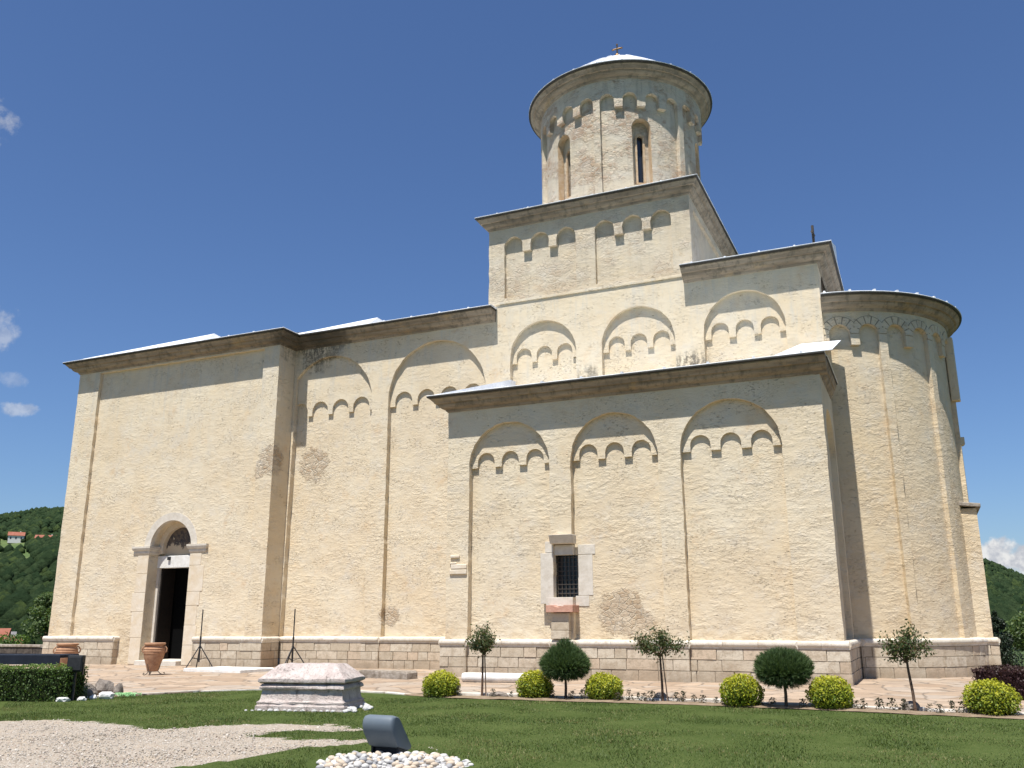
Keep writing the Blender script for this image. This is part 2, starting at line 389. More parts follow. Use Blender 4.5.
    def obj(s, name, mats, parent=None, off=(0, 0, 0), smooth=False, fix=False, bevel=0):
        me = s.mesh(name, mats, smooth)
        if fix or bevel:
            bm = bmesh.new(); bm.from_mesh(me); bmesh.ops.recalc_face_normals(bm, faces=bm.faces[:]); bm.to_mesh(me); bm.free()
        o = bpy.data.objects.new(name, me); COL.objects.link(o); o.location = off
        if parent: o.parent = parent
        if bevel:
            md = o.modifiers.new('bevel', 'BEVEL'); md.width = bevel; md.segments = 2; md.limit_method = 'ANGLE'; md.angle_limit = rad(40)
        return o


def tag(o, label=None, cat=None, group=None, kind=None):
    if label: o['label'] = label
    if cat: o['category'] = cat
    if group: o['group'] = group
    if kind: o['kind'] = kind
    return o


def thing(name, label, cat, loc=(0, 0, 0), rz=0., group=None):
    o = bpy.data.objects.new(name, None); COL.objects.link(o); o.location = loc; o.rotation_euler = (0, 0, rz)
    o.empty_display_size = .2
    return tag(o, label, cat, group)


def copy_tree(o, parent=None):
    c = o.copy(); COL.objects.link(c)
    if parent: c.parent = parent
    for ch in list(o.children): copy_tree(ch, c)
    return c


def leaves_mesh(name, P, size, mat, nrm=None, aspect=.55, tint=None, jit=.6):
    """many small leaf-shaped quads at points P; nrm = preferred facing, jit = how freely they turn"""
    n = len(P); P = np.asarray(P, dtype=np.float64)
    N = RNG.normal(size=(n, 3)); N /= np.linalg.norm(N, axis=1)[:, None]
    if nrm is not None:
        N = np.asarray(nrm)*(1-jit)+N*jit; N /= np.linalg.norm(N, axis=1)[:, None]+1e-9
    A = np.cross(N, RNG.normal(size=(n, 3))); A /= np.linalg.norm(A, axis=1)[:, None]+1e-9
    B = np.cross(N, A)
    sz = np.asarray(size)*(RNG.uniform(.65, 1.25, n)); sz = sz[:, None]
    V = np.stack([P-A*sz*.5, P+B*sz*.5*aspect+N*sz*.06, P+A*sz*.5, P-B*sz*.5*aspect+N*sz*.06], 1).reshape(-1, 3)
    me = bpy.data.meshes.new(name)
    me.vertices.add(n*4); me.vertices.foreach_set('co', V.ravel().astype(np.float32))
    me.loops.add(n*4); me.loops.foreach_set('vertex_index', np.arange(n*4, dtype=np.int32))
    me.polygons.add(n); me.polygons.foreach_set('loop_start', np.arange(0, n*4, 4, dtype=np.int32))
    if tint is None: tint = np.stack([RNG.random(n), RNG.random(n)**4, np.zeros(n)], 1)
    ca = me.color_attributes.new('tint', 'FLOAT_COLOR', 'CORNER')
    c = np.concatenate([tint, np.ones((n, 1))], 1).astype(np.float32)
    ca.data.foreach_set('color', np.repeat(c, 4, axis=0).ravel())
    me.materials.append(M[mat]); me.update(); me.validate()
    return me


def link(name, me, parent=None, off=(0, 0, 0)):
    o = bpy.data.objects.new(name, me); COL.objects.link(o); o.location = off
    if parent: o.parent = parent
    return o


def rock_mesh(name, r, mat, seed, sq=(1, 1, .75), amp=.35, sub=2):
    bm = bmesh.new(); bmesh.ops.create_icosphere(bm, subdivisions=sub, radius=1)
    o = Vector((seed*3.7, seed*1.3, seed*.7))
    for v in bm.verts:
        k = 1+amp*noise.noise(v.co*1.3+o)+amp*.4*noise.noise(v.co*3+o)
        v.co = Vector((v.co.x*sq[0], v.co.y*sq[1], v.co.z*sq[2]))*k*r
    me = bpy.data.meshes.new(name); bm.to_mesh(me); bm.free(); me.materials.append(M[mat])
    return me

# ------------------------------------------------------------------ ground and terrain
AZ = [-180, -110, -80, -65, -57, -53.4, -50.2, -45, -30, -10, 1.5, 3.16, 4.96, 8, 15, 40, 90, 180]
EL = [1.5, 3, 5, 4.7, 5.0, 5.35, 5.9, 6.5, 6, 4, 3.2, 2.7, 1.85, 1.3, 1.0, 2, 3, 1.5]
def sst(a, b, x):
    t = min(max((x-a)/(b-a), 0), 1); return t*t*(3-2*t)
def hgt(x, y):
    rc = math.hypot(x+12, y-20); r = math.hypot(x, y)
    az = math.degrees(math.atan2(x, y))
    z = -9*sst(38, 110, rc)
    if r > 140:
        e = float(np.interp(az, AZ, EL)); R1 = 1600
        top = R1*math.tan(rad(e))+9
        t = sst(140, R1, r)*.62+.38*min(max((r-140)/(R1-140), 0), 1)
        z += top*t
        z += t*16*(noise.noise(Vector((x*.006, y*.006, 3)))+.5*noise.noise(Vector((x*.02, y*.02, 9))))*sst(140, 300, r)*(1-.75*sst(1200, 1600, r))
        if r > R1: z -= (r-R1)*.05
    return z


m, nt, b = new_mat('hillside', 1., .05)
v = objco(nt)
a = nd(nt, 'ShaderNodeAttribute', attribute_name='tint'); s = nd(nt, 'ShaderNodeSeparateColor', {0: a.outputs['Color']})
col = mixc(nt, maprange(nt, nz(nt, v, .02, 8., .6), .35, .65), (.028, .050, .020), (.048, .075, .030))
fld = mixc(nt, maprange(nt, nz(nt, v, .03, 6., .6), .4, .6), (.075, .115, .040), (.11, .14, .055))
col = mixc(nt, s.outputs[0], col, fld)
nt.links.new(col, b.inputs['Base Color'])
M['hill'] = m

FIELDS = [(-53.2, 3.75, 1.5, .75), (-51.5, 3.1, .8, .5), (-53.4, 4.2, .9, .25), (-51.2, .95, 1.5, .3), (-56, 3.4, 1.5, .6), (-60, 2.5, 2, .5), (6, .2, 2, .3)]
def field(x, y, z):
    r = math.hypot(x, y); az = math.degrees(math.atan2(x, y)); el = math.degrees(math.atan2(z-1.5, r))
    w = .25*noise.noise(Vector((x*.02, y*.02, 1)))
    return any(((az-a)/p)**2+((el-e)/q)**2+w < 1 for a, e, p, q in FIELDS) and r > 110
rs = [0, 4, 8, 14, 20, 28, 36, 44]+[44*1.06**k for k in range(1, 65)]+[2300, 3000, 4000]
na = 360; mb = MB(); V = [(0, 0, 0)]; F = []; Cc = []
for r in rs[1:]:
    for k in range(na):
        t = 2*math.pi*k/na; x, y = r*math.sin(t), r*math.cos(t); V.append((x, y, hgt(x, y)-.012))
for k in range(na): F.append((0, 1+(k+1) % na, 1+k)); Cc.append((.2, 0, 0))
for i in range(len(rs)-2):
    for k in range(na):
        q = (1+i*na+k, 1+i*na+(k+1) % na, 1+(i+1)*na+(k+1) % na, 1+(i+1)*na+k); F.append(q)
        x, y, z = V[q[0]]; Cc.append((1. if field(x, y, z) else (.35 if math.hypot(x, y) < 110 else 0.), 0, 0))
mb.V, mb.F, mb.C, mb.M = V, F, Cc, [0]*len(F)
tag(mb.obj('ground', 'hill', smooth=True), kind='structure')


# lawn with its bare gravel patch (one fine sheet; the mask also steers blades and stones)
def n2(x, y, s, o=0.): return noise.noise(Vector((x*s, y*s, o)))
GUP = [(-30, 12.5), (-13.6, 10.75), (-13.1, 11.2), (-12.2, 11.15), (-10.8, 10.75), (-10.3, 11.1), (-9.65, 11.75), (-9.0, 12.1), (-8.2, 12.2), (-7.6, 11.9), (-7.1, 11.4), (-6.6, 10.9), (3, 5.)]
GLO = [(-30, 3.), (-9.3, 5.0), (-8.0, 7.2), (-7.42, 8.3), (-7.3, 9.1), (-7.43, 9.8), (-7.1, 10.15), (-6.8, 10.6), (-6.6, 11.0), (3, 6.)]
def grav(x, y):
    if y > 14 or x > -4.5: return 0.
    w = .22*n2(x, y, 1.7)+.16*n2(x, y, 5., 3)+.10*n2(x, y, 13., 6)
    u = np.interp(x, [p[0] for p in GUP], [p[1] for p in GUP]); l = np.interp(x, [p[0] for p in GLO], [p[1] for p in GLO])
    d = min(u-y, y-l)+w
    # grassy island inside the gravel
    isl = 1-(((x+7.75)/1.0)**2+((y-11.15-.25*(x+7.75))/.55)**2)+n2(x, y, 3., 7)*.9+n2(x, y, 9., 2)*.4
    d = min(d, -isl*.5)
    k = sst(-.12, .16, d)
    if isl > -.6 and isl < .6: k = max(k*.9, 0)
    return k


def lawn_mat():
    m, nt, b = new_mat('lawn_turf', 1., .05)
    v = objco(nt)
    a = nd(nt, 'ShaderNodeAttribute', attribute_name='tint'); s = nd(nt, 'ShaderNodeSeparateColor', {0: a.outputs['Color']})
    n1 = nz(nt, v, 1.1, 6., .6); n3 = nz(nt, v, 40., 5., .7)
    g = mixc(nt, maprange(nt, n1, .35, .65), (.047, .073, .017), (.066, .093, .025))
    g = mixc(nt, mth(nt, 'MULTIPLY', maprange(nt, n3, .45, .7), .6), g, (.14, .145, .055))
    vo = nd(nt, 'ShaderNodeTexVoronoi', {'Vector': v, 'Scale': 42.})
    gc = nd(nt, 'ShaderNodeSeparateColor', {0: vo.outputs['Color']}).outputs[0]
    st = mixc(nt, gc, (.30, .26, .21), (.50, .45, .38))
    st = mixc(nt, maprange(nt, vo.outputs['Distance'], .35, .75), st, (.30, .24, .18))
    st = mixc(nt, mth(nt, 'MULTIPLY', maprange(nt, nz(nt, v, 1.6, 6., .65), .48, .68), .5), st, (.42, .34, .25))
    f = maprange(nt, mth(nt, 'ADD', s.outputs[0], mth(nt, 'MULTIPLY', mth(nt, 'SUBTRACT', n3, .5), .9)), .35, .6)
    nt.links.new(mixc(nt, f, g, st), b.inputs['Base Color'])
    bump(nt, b, mixc(nt, f, n3, vo.outputs['Distance']), .02, .8)
    return m


M['lawn'] = lawn_mat()
LAWN_N = [(-40, 13.4), (-17, 13.9), (-16.2, 14.6), (-15.7, 15.4), (-15.3, 16.6), (-14.9, 17.75), (-14, 17.95), (-11.3, 18.1), (-10.2, 17.7), (-9.6, 17.38), (-6.75, 17.5), (-4.0, 17.62), (-1.4, 17.42), (.9, 17.05), (3, 16.9), (30, 15)]
def lawn_n(x): return float(np.interp(x, [p[0] for p in LAWN_N], [p[1] for p in LAWN_N]))+.05*n2(x, 0, 1.3, 4)
mb = MB()
xs = np.concatenate([np.arange(-36, -18, .6), np.arange(-18, 4, .12), np.arange(4, 26, .6)])
ny = 110; idx = {}
for i, x in enumerate(xs):
    yn = lawn_n(x)
    for j in range(ny+1):
        t = j/ny; y = 1.5+(yn-1.5)*t
        idx[i, j] = len(mb.V); mb.V.append((x, y, .006+.012*n2(x, y, .9)))
for i in range(len(xs)-1):
    for j in range(ny):
        q = (idx[i, j], idx[i+1, j], idx[i+1, j+1], idx[i, j+1]); mb.F.append(q); mb.M.append(0)
        x, y, _ = mb.V[q[0]]; x += .06; y += .06; mb.C.append((grav(x, y), 0, 0))
tag(mb.obj('lawn', 'lawn', smooth=True), kind='structure')

# paving of irregular sandstone flags
def paving_mat():
    m, nt, b = new_mat('sandstone_flags', .9, .15)
    v = objco(nt)
    w = nd(nt, 'ShaderNodeVectorMath', {0: v, 1: nd(nt, 'ShaderNodeVectorMath', {0: nd(nt, 'ShaderNodeTexNoise', {'Vector': v, 'Scale': 1.2, 'Detail': 3.}).outputs[1], 1: (.35, .35, 0)}, operation='MULTIPLY').outputs[0]}, operation='ADD').outputs[0]
    vc = nd(nt, 'ShaderNodeTexVoronoi', {'Vector': w, 'Scale': 1.35})
    ve = nd(nt, 'ShaderNodeTexVoronoi', {'Vector': w, 'Scale': 1.35}, feature='DISTANCE_TO_EDGE').outputs['Distance']
    s = nd(nt, 'ShaderNodeSeparateColor', {0: vc.outputs['Color']})
    col = mixc(nt, s.outputs[0], (.31, .225, .155), (.43, .33, .24))
    col = mixc(nt, maprange(nt, s.outputs[1], .6, 1., 0., .6), col, (.37, .33, .28))
    col = mixc(nt, mth(nt, 'MULTIPLY', maprange(nt, nz(nt, v, 3., 8., .7), .45, .7), .5), col, (.24, .185, .135))
    jn = maprange(nt, ve, .012, .035, 1., 0.)
    col = mixc(nt, mth(nt, 'MULTIPLY', jn, .85), col, (.19, .155, .12))
    nt.links.new(col, b.inputs['Base Color'])
    h = mth(nt, 'ADD', mth(nt, 'MULTIPLY', maprange(nt, ve, 0., .06), 1.), mth(nt, 'MULTIPLY', nz(nt, v, 5., 8., .65), .7))
    bump(nt, b, h, .03, .8)
    return m


M['paving'] = paving_mat()
mb = MB()
xs = np.arange(-38, 8.01, .5); idx = {}
for i, x in enumerate(xs):
    y0 = lawn_n(x)+(.03 if x < -10.2 else .62)
    for j in range(31):
        y = y0+(34-y0)*(j/30)**1.2; idx[i, j] = len(mb.V); mb.V.append((x, y, .03+.01*n2(x, y, .5, 2)))
for i in range(len(xs)-1):
    for j in range(30): mb.F.append((idx[i, j], idx[i+1, j], idx[i+1, j+1], idx[i, j+1])); mb.C.append((0, 0, 0)); mb.M.append(0)
    mb.F.append((idx[i, 0], idx[i+1, 0], len(mb.V), len(mb.V)+1)); mb.C.append((0, 0, 0)); mb.M.append(0)
    a, b2 = mb.V[idx[i+1, 0]], mb.V[idx[i, 0]]; mb.V += [(a[0], a[1]-.01, -.05), (b2[0], b2[1]-.01, -.05)]
tag(mb.obj('paving', 'paving', smooth=30), kind='structure')
# soil strip between lawn and kerb
mb = MB(); xs = np.arange(-10.4, 6.01, .15)
for i, x in enumerate(xs):
    y0 = lawn_n(x)-.06; w = .60*sst(-10.4, -9.7, x)+.05
    for j in range(7):
        y = y0+w*j/6; mb.V.append((x, y, .020+.022*math.sin(math.pi*j/6)+.012*n2(x, y, 4)))
for i in range(len(xs)-1):
    for j in range(6): mb.F.append((i*7+j, i*7+7+j, i*7+8+j, i*7+j+1)); mb.C.append((0, 0, 0)); mb.M.append(0)
tag(mb.obj('soil_bed', 'soil', smooth=True), kind='structure')
mb = MB(); x = -9.7
while x < 4:
    L = random.uniform(.35, .8); y = lawn_n(x+L/2)+.58+random.uniform(-.03, .03); h = random.uniform(.055, .085); sl_ = (lawn_n(x+L)-lawn_n(x))/L
    mb.box(0, L-.03, 0, .14+random.uniform(-.02, .03), -.03, h, f=lambda a, b_, c: (x+a, y+b_+a*sl_*.6+random.uniform(-.012, .012), c+random.uniform(-.008, .008)))
    x += L
tag(mb.obj('kerb', 'kerb', bevel=.012), kind='structure')
mb = MB(); x = -16.2
while x < -10.2:
    L = random.uniform(.5, 1.1); y0 = lawn_n(x); y1 = lawn_n(x+L); h = random.uniform(.035, .05)
    mb.box(0, L-.02, 0, .13, -.03, h, f=lambda a, b_, c: (x+a, y0+(y1-y0)*a/L+b_-.02, c+random.uniform(-.006, .006)))
    x += L
tag(mb.obj('lawn_edging', 'kerb', bevel=.01), kind='structure')

# ------------------------------------------------------------------ the church
Yc, Yt, Yn = 23.9, 27.25, 26.3
CH = thing('stone_church', 'large cream stone church with round dome drum, blind arches and a south chapel', 'church', (-14, 29, 0))
OFF = (14, -29, 0)
def south(y0): return lambda u, z, n: (u, y0-n, z)
def east(x0): return lambda u, z, n: (x0+n, u, z)
def west(x0): return lambda u, z, n: (x0-n, u, z)
def cyl(xc, yc, R): return lambda u, z, n: (xc+(R+n)*math.sin(u/R), yc-(R+n)*math.cos(u/R), z)
def rect(a, b_, c, d): return [(a, c), (b_, c), (b_, d), (a, d)]
def arc(c, z, r, a0, a1, n): return [(c+r*math.cos(rad(a0+(a1-a0)*k/n)), z+r*math.sin(rad(a0+(a1-a0)*k/n))) for k in range(n+1)]
def archhole(a, b_, zb, zs, n=28):
    return [(a, zb), (b_, zb)]+arc((a+b_)/2, zs, (b_-a)/2, 0, 180, n)
def wob(L, k=.008):
    return [(u+random.uniform(-k, k), z+random.uniform(-k, k)) for u, z in L]
def rag(L, step=.22, amp=.014):
    out = []; n = len(L)
    for i in range(n):
        a, b_ = L[i], L[(i+1) % n]; d = math.hypot(b_[0]-a[0], b_[1]-a[1]); k = max(1, int(d/step)) if d > step*1.6 else 1
        for q in range(k):
            u, z = a[0]+(b_[0]-a[0])*q/k, a[1]+(b_[1]-a[1])*q/k
            w = (random.uniform(-amp, amp), random.uniform(-amp, amp)) if (q or k == 1) else (0, 0)
            out.append((u+w[0], z+w[1]*.5))
    return out
def rrect(a, b_, c, d, left=True, right=True, amp=.022):
    n = int((d-c)/.3); L = [(a, c), (b_, c)]
    if right: L += [(b_+random.uniform(-amp, amp*.4), c+(d-c)*k/n) for k in range(1, n)]
    L += [(b_, d), (a, d)]
    if left: L += [(a+random.uniform(-amp*.4, amp), d-(d-c)*k/n) for k in range(1, n)]
    return L
def scallop(uL, uR, na_, wa, zc, zs, n=10, ends=True):
    """lower edge of a corbel table from right to left: corbels hang to zc, little arches spring at zs"""
    wc = ((uR-uL)-na_*wa)/(na_+1 if ends else na_-1); pts = []
    u = uR
    if ends: pts += [(u, zc), (u-wc, zc)]; u -= wc
    for k in range(na_):
        pts += wob(arc(u-wa/2, zs, wa/2, 0, 180, n), .004); u -= wa
        if ends or k < na_-1:
            pts += [(u, zc), (u-wc, zc)]; u -= wc
    return pts
def corbel_table(mb, c, r, zs_big, zc, na_, wa, zs_small, fm, depth, mi=0):
    e = .012; R = r+e
    pts = [(c-R, zc-0.0)]
    out = arc(c, zs_big, R, 0, 180, 28)
    low = scallop(c-R, c+R, na_, wa, zc, zs_small)
    mb.plate(low+[(c-R, zs_big)]+list(reversed(out))[1:-1]+[(c+R, zs_big)], [], depth, fm, mi=mi)


ZP = 1.06
def cornice_prof(zb, p, back=-.12):
    return [(back, zb-.02), (.02, zb), (.05, zb+.03), (.06, zb+.07), (p*.32, zb+.10), (p*.45, zb+.14), (p*.53, zb+.20), (p*.55, zb+.235), (p*.70, zb+.24), (p*.74, zb+.28), (p*.86, zb+.335), (p*.90, zb+.36), (p*.93, zb+.365), (p*.93, zb+.40), (back, zb+.40)]
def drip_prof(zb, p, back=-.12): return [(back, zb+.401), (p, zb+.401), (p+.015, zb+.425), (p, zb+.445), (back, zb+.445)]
def sheet_prof(zb, p, rise=.12, inner=-.6): return [(inner, zb+.447), (p+.01, zb+.447), (p+.022, zb+.462), (p+.01, zb+.475), (inner, zb+.475+rise)]


def body(name, mat): return MB()
# --- chapel (south, in front)
R1, R2 = .14, .085; RR = R1+R2
X0, X1 = -12.75, -1.9; zt = 7.72
cm = MB(); fm = south(Yc)
CA = [(-10.745, 1.285), (-7.545, 1.265), (-4.315, 1.335)]
holes = [wob(archhole(c-r, c+r, 1.01, 5.97), .006) for c, r in CA]
h2_ = holes[1]; i_ = max(range(len(h2_)), key=lambda k: (h2_[k][0] < -8.79 and h2_[k][1] > 5.5)*(10-abs(h2_[k][1]-5.97)))
holes[1] = h2_[:i_+1]+[(-8.81, 3.62), (-9.38, 3.62), (-9.38, 2.17), (-8.81, 2.17)]+h2_[i_+1:]
cm.plate(rrect(X0, X1, .99, zt), [rag(h) for h in holes], RR+.02, fm)
for c, r in CA: corbel_table(cm, c, r, 5.97, 5.96, 3, .55, 6.13, south(Yc+R1), R2+.02)
cm.plate(rect(X0+.02, X1-.02, .3, zt), [rect(-9.38, -8.73, 2.17, 3.32)], .7, south(Yc+RR))
# east wall with its own tall blind arch, west wall
cm.plate(rect(Yc+.005, Yt, .3, zt), [archhole(Yc+.55, Yt-.35, ZP, 5.9)], .16, east(X1-.005))
cm.plate(rect(Yc+.02, Yt, .3, zt-.005), [], .5, east(X1-.16))
cm.plate(rect(Yc+.02, Yt, .3, zt), [], .6, west(X0+.005))
chapel = cm.obj('chapel_wall', 'plaster', CH, OFF)
CHP = .47
path = [(X0, Yt), (X0, Yc), (X1+.20, Yc)]; pe_ = [(X1, Yc), (X1, Yt-.32)]  # east return is added: its length and overhang serve the shadow it casts
mb = MB(); mb.sweep(path, cornice_prof(zt, .46)); mb.sweep(pe_, [(o*.45 if o > 0 else o, z) for o, z in cornice_prof(zt-.003, .46)]); mb.obj('cornice', 'cornice', chapel, (0, 0, 0), smooth=35, fix=True)
mb = MB(); mb.sweep(path, drip_prof(zt, .49)); mb.sweep(pe_, drip_prof(zt-.003, .215)); mb.obj('shade_drip_edge', 'drip', chapel, fix=True)
mb = MB(); zr = zt+.447
mb.sweep(path, sheet_prof(zt, .49, .05, -.7)); mb.sweep(pe_, sheet_prof(zt-.003, .215, .05, -.7))
mb.add([(X0+.3, Yc+.3, zr+.06), (X1-.3, Yc+.3, zr+.06), (X1-.3, Yt+.1, zr+.45), (X0+.3, Yt+.1, zr+.45), (X0+.3, Yc+.3, zr), (X1-.3, Yc+.3, zr), (X1-.3, Yt+.1, zr), (X0+.3, Yt+.1, zr)],
       [(0, 1, 2, 3), (4, 5, 1, 0), (5, 6, 2, 1), (7, 4, 0, 3)])
# raised metal end cheeks of the lean-to roof
yf = Yc-.50
mb.add([(-12.98, yf, zr+.03), (-11.95, Yt-.45, zr+1.22), (-11.95, Yt-.05, zr+1.25), (-13.2, Yt-.05, zr+.95), (-12.98, yf, zr+.005), (-11.95, Yt-.45, zr+.60), (-11.95, Yt-.05, zr+.6), (-13.2, Yt-.05, zr+.6)],
       [(0, 1, 2, 3), (4, 5, 1, 0), (5, 6, 2, 1), (3, 7, 4, 0)])
mb.add([(-2.95, yf+.02, zr+.035), (-1.50, yf+.02, zr+.035), (-1.48, Yt-.03, zr+1.36), (-2.62, Yt-.03, zr+1.39)]+[(-2.95, yf+.02, zr+.012), (-1.50, yf+.02, zr+.012), (-1.48, Yt-.03, zr+1.33), (-2.62, Yt-.03, zr+1.36)],
       [(0, 1, 2, 3), (4, 5, 1, 0), (5, 6, 2, 1), (7, 4, 0, 3), (7, 6, 5, 4)])
for k in range(9): mb.box(-11.9+k*1.2, -11.84+k*1.2, yf-.005, yf+.5, zr+.03, zr+.075)
mb.obj('roof', 'roof', chapel, fix=True)

# --- nave, crossing wall and sanctuary (one wall plane)
nm = MB(); zn = 11.68; ztr = 12.30; zb_ = 12.05
NA = [(-19.62, 1.92), (-15.06, 1.945)]
UA = [(-10.97, 1.2), (-7.65, 1.22), (-4.255, 1.245)]
XA, XB, XC = -21.25, -12.71, -6.05
fm = south(Yt)
nm.plate(rect(XA, XB, .99, zn), [rag(h) for h in [[p for p in wob(archhole(c-r, c+r, 1.01, 9.36), .006) if p[0] > XA] if c-r > XA else
         [(XA+.02, 1.01)]+[p for p in archhole(c-r, c+r, 1.01, 9.36) if p[0] > XA+.02] for c, r in NA]], RR+.02, fm)
tb = MB()
for c, r in NA:
    corbel_table(nm, c, r, 9.36, 9.06, 4, .70, 9.24, south(Yt+R1), R2+.02)
nm.plate(rect(XA, XB, .3, zn), [], .8, south(Yt+RR))
nave = nm.obj('nave_wall', 'plaster', CH, OFF)
tm = MB()
tm.plate(rrect(XB, X1-.05, .3, zb_, False, True), [rag(archhole(c-r, c+r, 7.8, 10.29)) for c, r in UA], RR+.02, fm)
for c, r in UA: corbel_table(tm, c, r, 10.29, 10.10, 3, .55, 10.345, south(Yt+R1), R2+.02)
tm.plate(rect(XB, X1-.07, .3, zb_), [], .8, south(Yt+RR))
tm.plate([(XB, zb_), (XC, zb_), (XC, ztr), (XB, ztr)], [], .5, fm)          # low coping under the tower block
tm.sweep([(XB, Yt+.2), (XB, Yt), (XC, Yt)], [(-.1, ztr-.02), (.045, ztr-.02), (.045, ztr+.06), (-.12, ztr+.13)])
xe = -1.944
tm.plate(rect(Yt+.005, 35.1, .3, zb_), [archhole(Yt+.6, Yt+3.2, 10.9, 10.95)], .12, east(xe-.004))
tm.plate(rect(Yt+.02, 35.1, .3, zb_), [], .5, east(xe-.122))
tr = tm.obj('sanctuary_wall', 'plaster', CH, OFF)
pc = [(XC, Yt), (xe, Yt), (xe, 35.2)]
mb = MB(); mb.sweep(pc, cornice_prof(zb_, .45)); mb.obj('cornice', 'cornice', tr, smooth=35, fix=True)
mb = MB(); mb.sweep(pc, drip_prof(zb_, .48)); mb.obj('shade_drip_edge', 'drip', tr, fix=True)
mb = MB(); mb.sweep(pc, sheet_prof(zb_, .48, .05, -.6))
z0 = zb_+.45
mb.add([(XC+.2, Yt+.3, z0+.06), (xe-.3, Yt+.3, z0+.06), (xe-.3, 31.2, z0+1.0), (XC+.2, 31.2, z0+1.0), (XC+.2, 35.1, z0+.05), (xe-.3, 35.1, z0+.05)], [(0, 1, 2, 3), (3, 2, 5, 4), (1, 5, 2)])
mb.add([(-3.05, Yt-.42, z0+.04), (xe+.46, Yt-.42, z0+.04), (xe+.46, 29.6, z0+.95), (-2.6, 29.6, z0+.90), (-3.05, Yt-.42, z0+.01), (xe+.46, Yt-.42, z0+.01), (xe+.46, 29.6, z0+.01), (-2.6, 29.6, z0+.01)],
       [(0, 1, 2, 3), (4, 5, 1, 0), (5, 6, 2, 1), (7, 4, 0, 3), (6, 7, 3, 2)])
for k in range(4): mb.box(-5.7+k*1.05, -5.64+k*1.05, Yt-.46, Yt, z0+.02, z0+.07)
mb.obj('roof', 'roof', tr, fix=True)
# nave eaves
pn = [(XA-.4, Yt), (XB+.02, Yt), (XB+.02, Yt+.5)]
mb = MB(); mb.sweep([(XA+.05, Yt), (XB-.02, Yt)], cornice_prof(zn, .47)); mb.obj('cornice', 'cornice', nave, smooth=35, fix=True)
mb = MB(); mb.sweep([(XA+.05, Yt), (XB+.02, Yt)], drip_prof(zn, .50)); mb.obj('shade_drip_edge', 'drip', nave, fix=True)
mb = MB(); mb.sweep([(XA-.6, Yt), (XB+.05, Yt)], sheet_prof(zn, .50, .04, -.5))
z0 = zn+.45
mb.add([(XA-.3, Yt+.2, z0+.05), (XB+.2, Yt+.2, z0+.05), (XB+.2, 31.2, z0+1.4), (XA-.3, 31.2, z0+1.4), (XB+.2, 35.5, z0), (XA-.3, 35.5, z0)], [(0, 1, 2, 3), (3, 2, 4, 5)])
def wedge(mb, xa, xb, y, z, h, dep):
    mb.add([(xa, y, z-.03), (xb+.02, y+.02, z-.03), (xb, y+h*1.5, z+h), (xa+.1, y+.06, z+.03), (xb+.35, y+dep, z+h*.3), (xa, y+dep, z)],
           [(0, 1, 2, 3), (3, 2, 4, 5), (1, 4, 2)])
wedge(mb, -21.6, -17.7, Yt-.47, z0+.05, .42, 2.6)
for k in range(7): mb.box(-20.5+k*1.15, -20.44+k*1.15, Yt-.48, Yt, z0+.02, z0+.07)
mb.obj('roof', 'roof', nave, fix=True)

# --- narthex (west) with the door
PX0, PX1 = -31.65, -21.25; nz_ = 11.68
am = MB(); fm = south(Yn)
am.plate(rrect(PX0, PX1, .0, nz_), [rag(rect(-30.48, -21.98, .01, nz_-.06), .25, .02)], .16, fm)
DC, DR, DZS = -25.92, 1.02, 4.30
am.plate(rect(PX0+.02, PX1-.02, -.05, nz_), [archhole(DC-DR, DC+DR, -.04, DZS)], .55, south(Yn+.14))
am.plate(rect(Yn+.005, Yt+.3, .3, nz_), [], .6, east(PX1-.004))
am.plate(rect(Yn+.01, 36, .3, nz_), [], .6, west(PX0+.004))
nar = am.obj('narthex_wall', 'plaster', CH, OFF)
pw = [(PX0, 36), (PX0, Yn), (PX1, Yn), (PX1, Yt+.1)]
mb = MB(); mb.sweep(pw, cornice_prof(nz_, .47)); mb.obj('cornice', 'cornice', nar, smooth=35, fix=True)
mb = MB(); mb.sweep(pw, drip_prof(nz_, .50)); mb.obj('shade_drip_edge', 'drip', nar, fix=True)
mb = MB(); mb.sweep(pw, sheet_prof(nz_, .50, .04, -.5))
mb.add([(PX0+.3, Yn+.2, z0+.05), (PX1+.3, Yn+.2, z0+.05), (PX1+.3, 31.2, z0+1.5), (PX0+.3, 31.2, z0+1.5), (PX1+.3, 36, z0), (PX0+.3, 36, z0)], [(0, 1, 2, 3), (3, 2, 4, 5)])
wedge(mb, -31.2, -24.75, Yn-.47, z0+.05, .48, 2.6)
for k in range(8): mb.box(-30.6+k*1.2, -30.54+k*1.2, Yn-.48, Yn, z0+.02, z0+.07)
mb.obj('roof', 'roof', nar, fix=True)
# doorway: pale jambs, lintel, tympanum, archivolt, imposts
yD = Yn+.14; yi = yD+.48
dr = MB()
dr.plate([(DC-DR-.29, DZS)]+list(reversed(arc(DC, DZS, DR+.29, 0, 180, 26)))[1:-1]+[(DC+DR+.29, DZS)]+arc(DC, DZS, DR-.005, 0, 180, 26), [], .2, south(yD-.012))
door = dr.obj('doorway', 'frame', CH, OFF)
mb = MB()
OX0, OX1 = -26.83, -25.30
mb.box(DC-DR-.02, OX0, yi, yi+.25, 0, 3.56); mb.box(OX1, DC+DR+.02, yi, yi+.25, 0, 3.56)
mb.obj('jamb', 'frame', door, bevel=.01)
mb = MB(); mb.box(DC-DR-.02, DC+DR+.02, yi-.02, yi+.25, 3.563, 4.02); mb.obj('lintel', 'slab', door, bevel=.012)
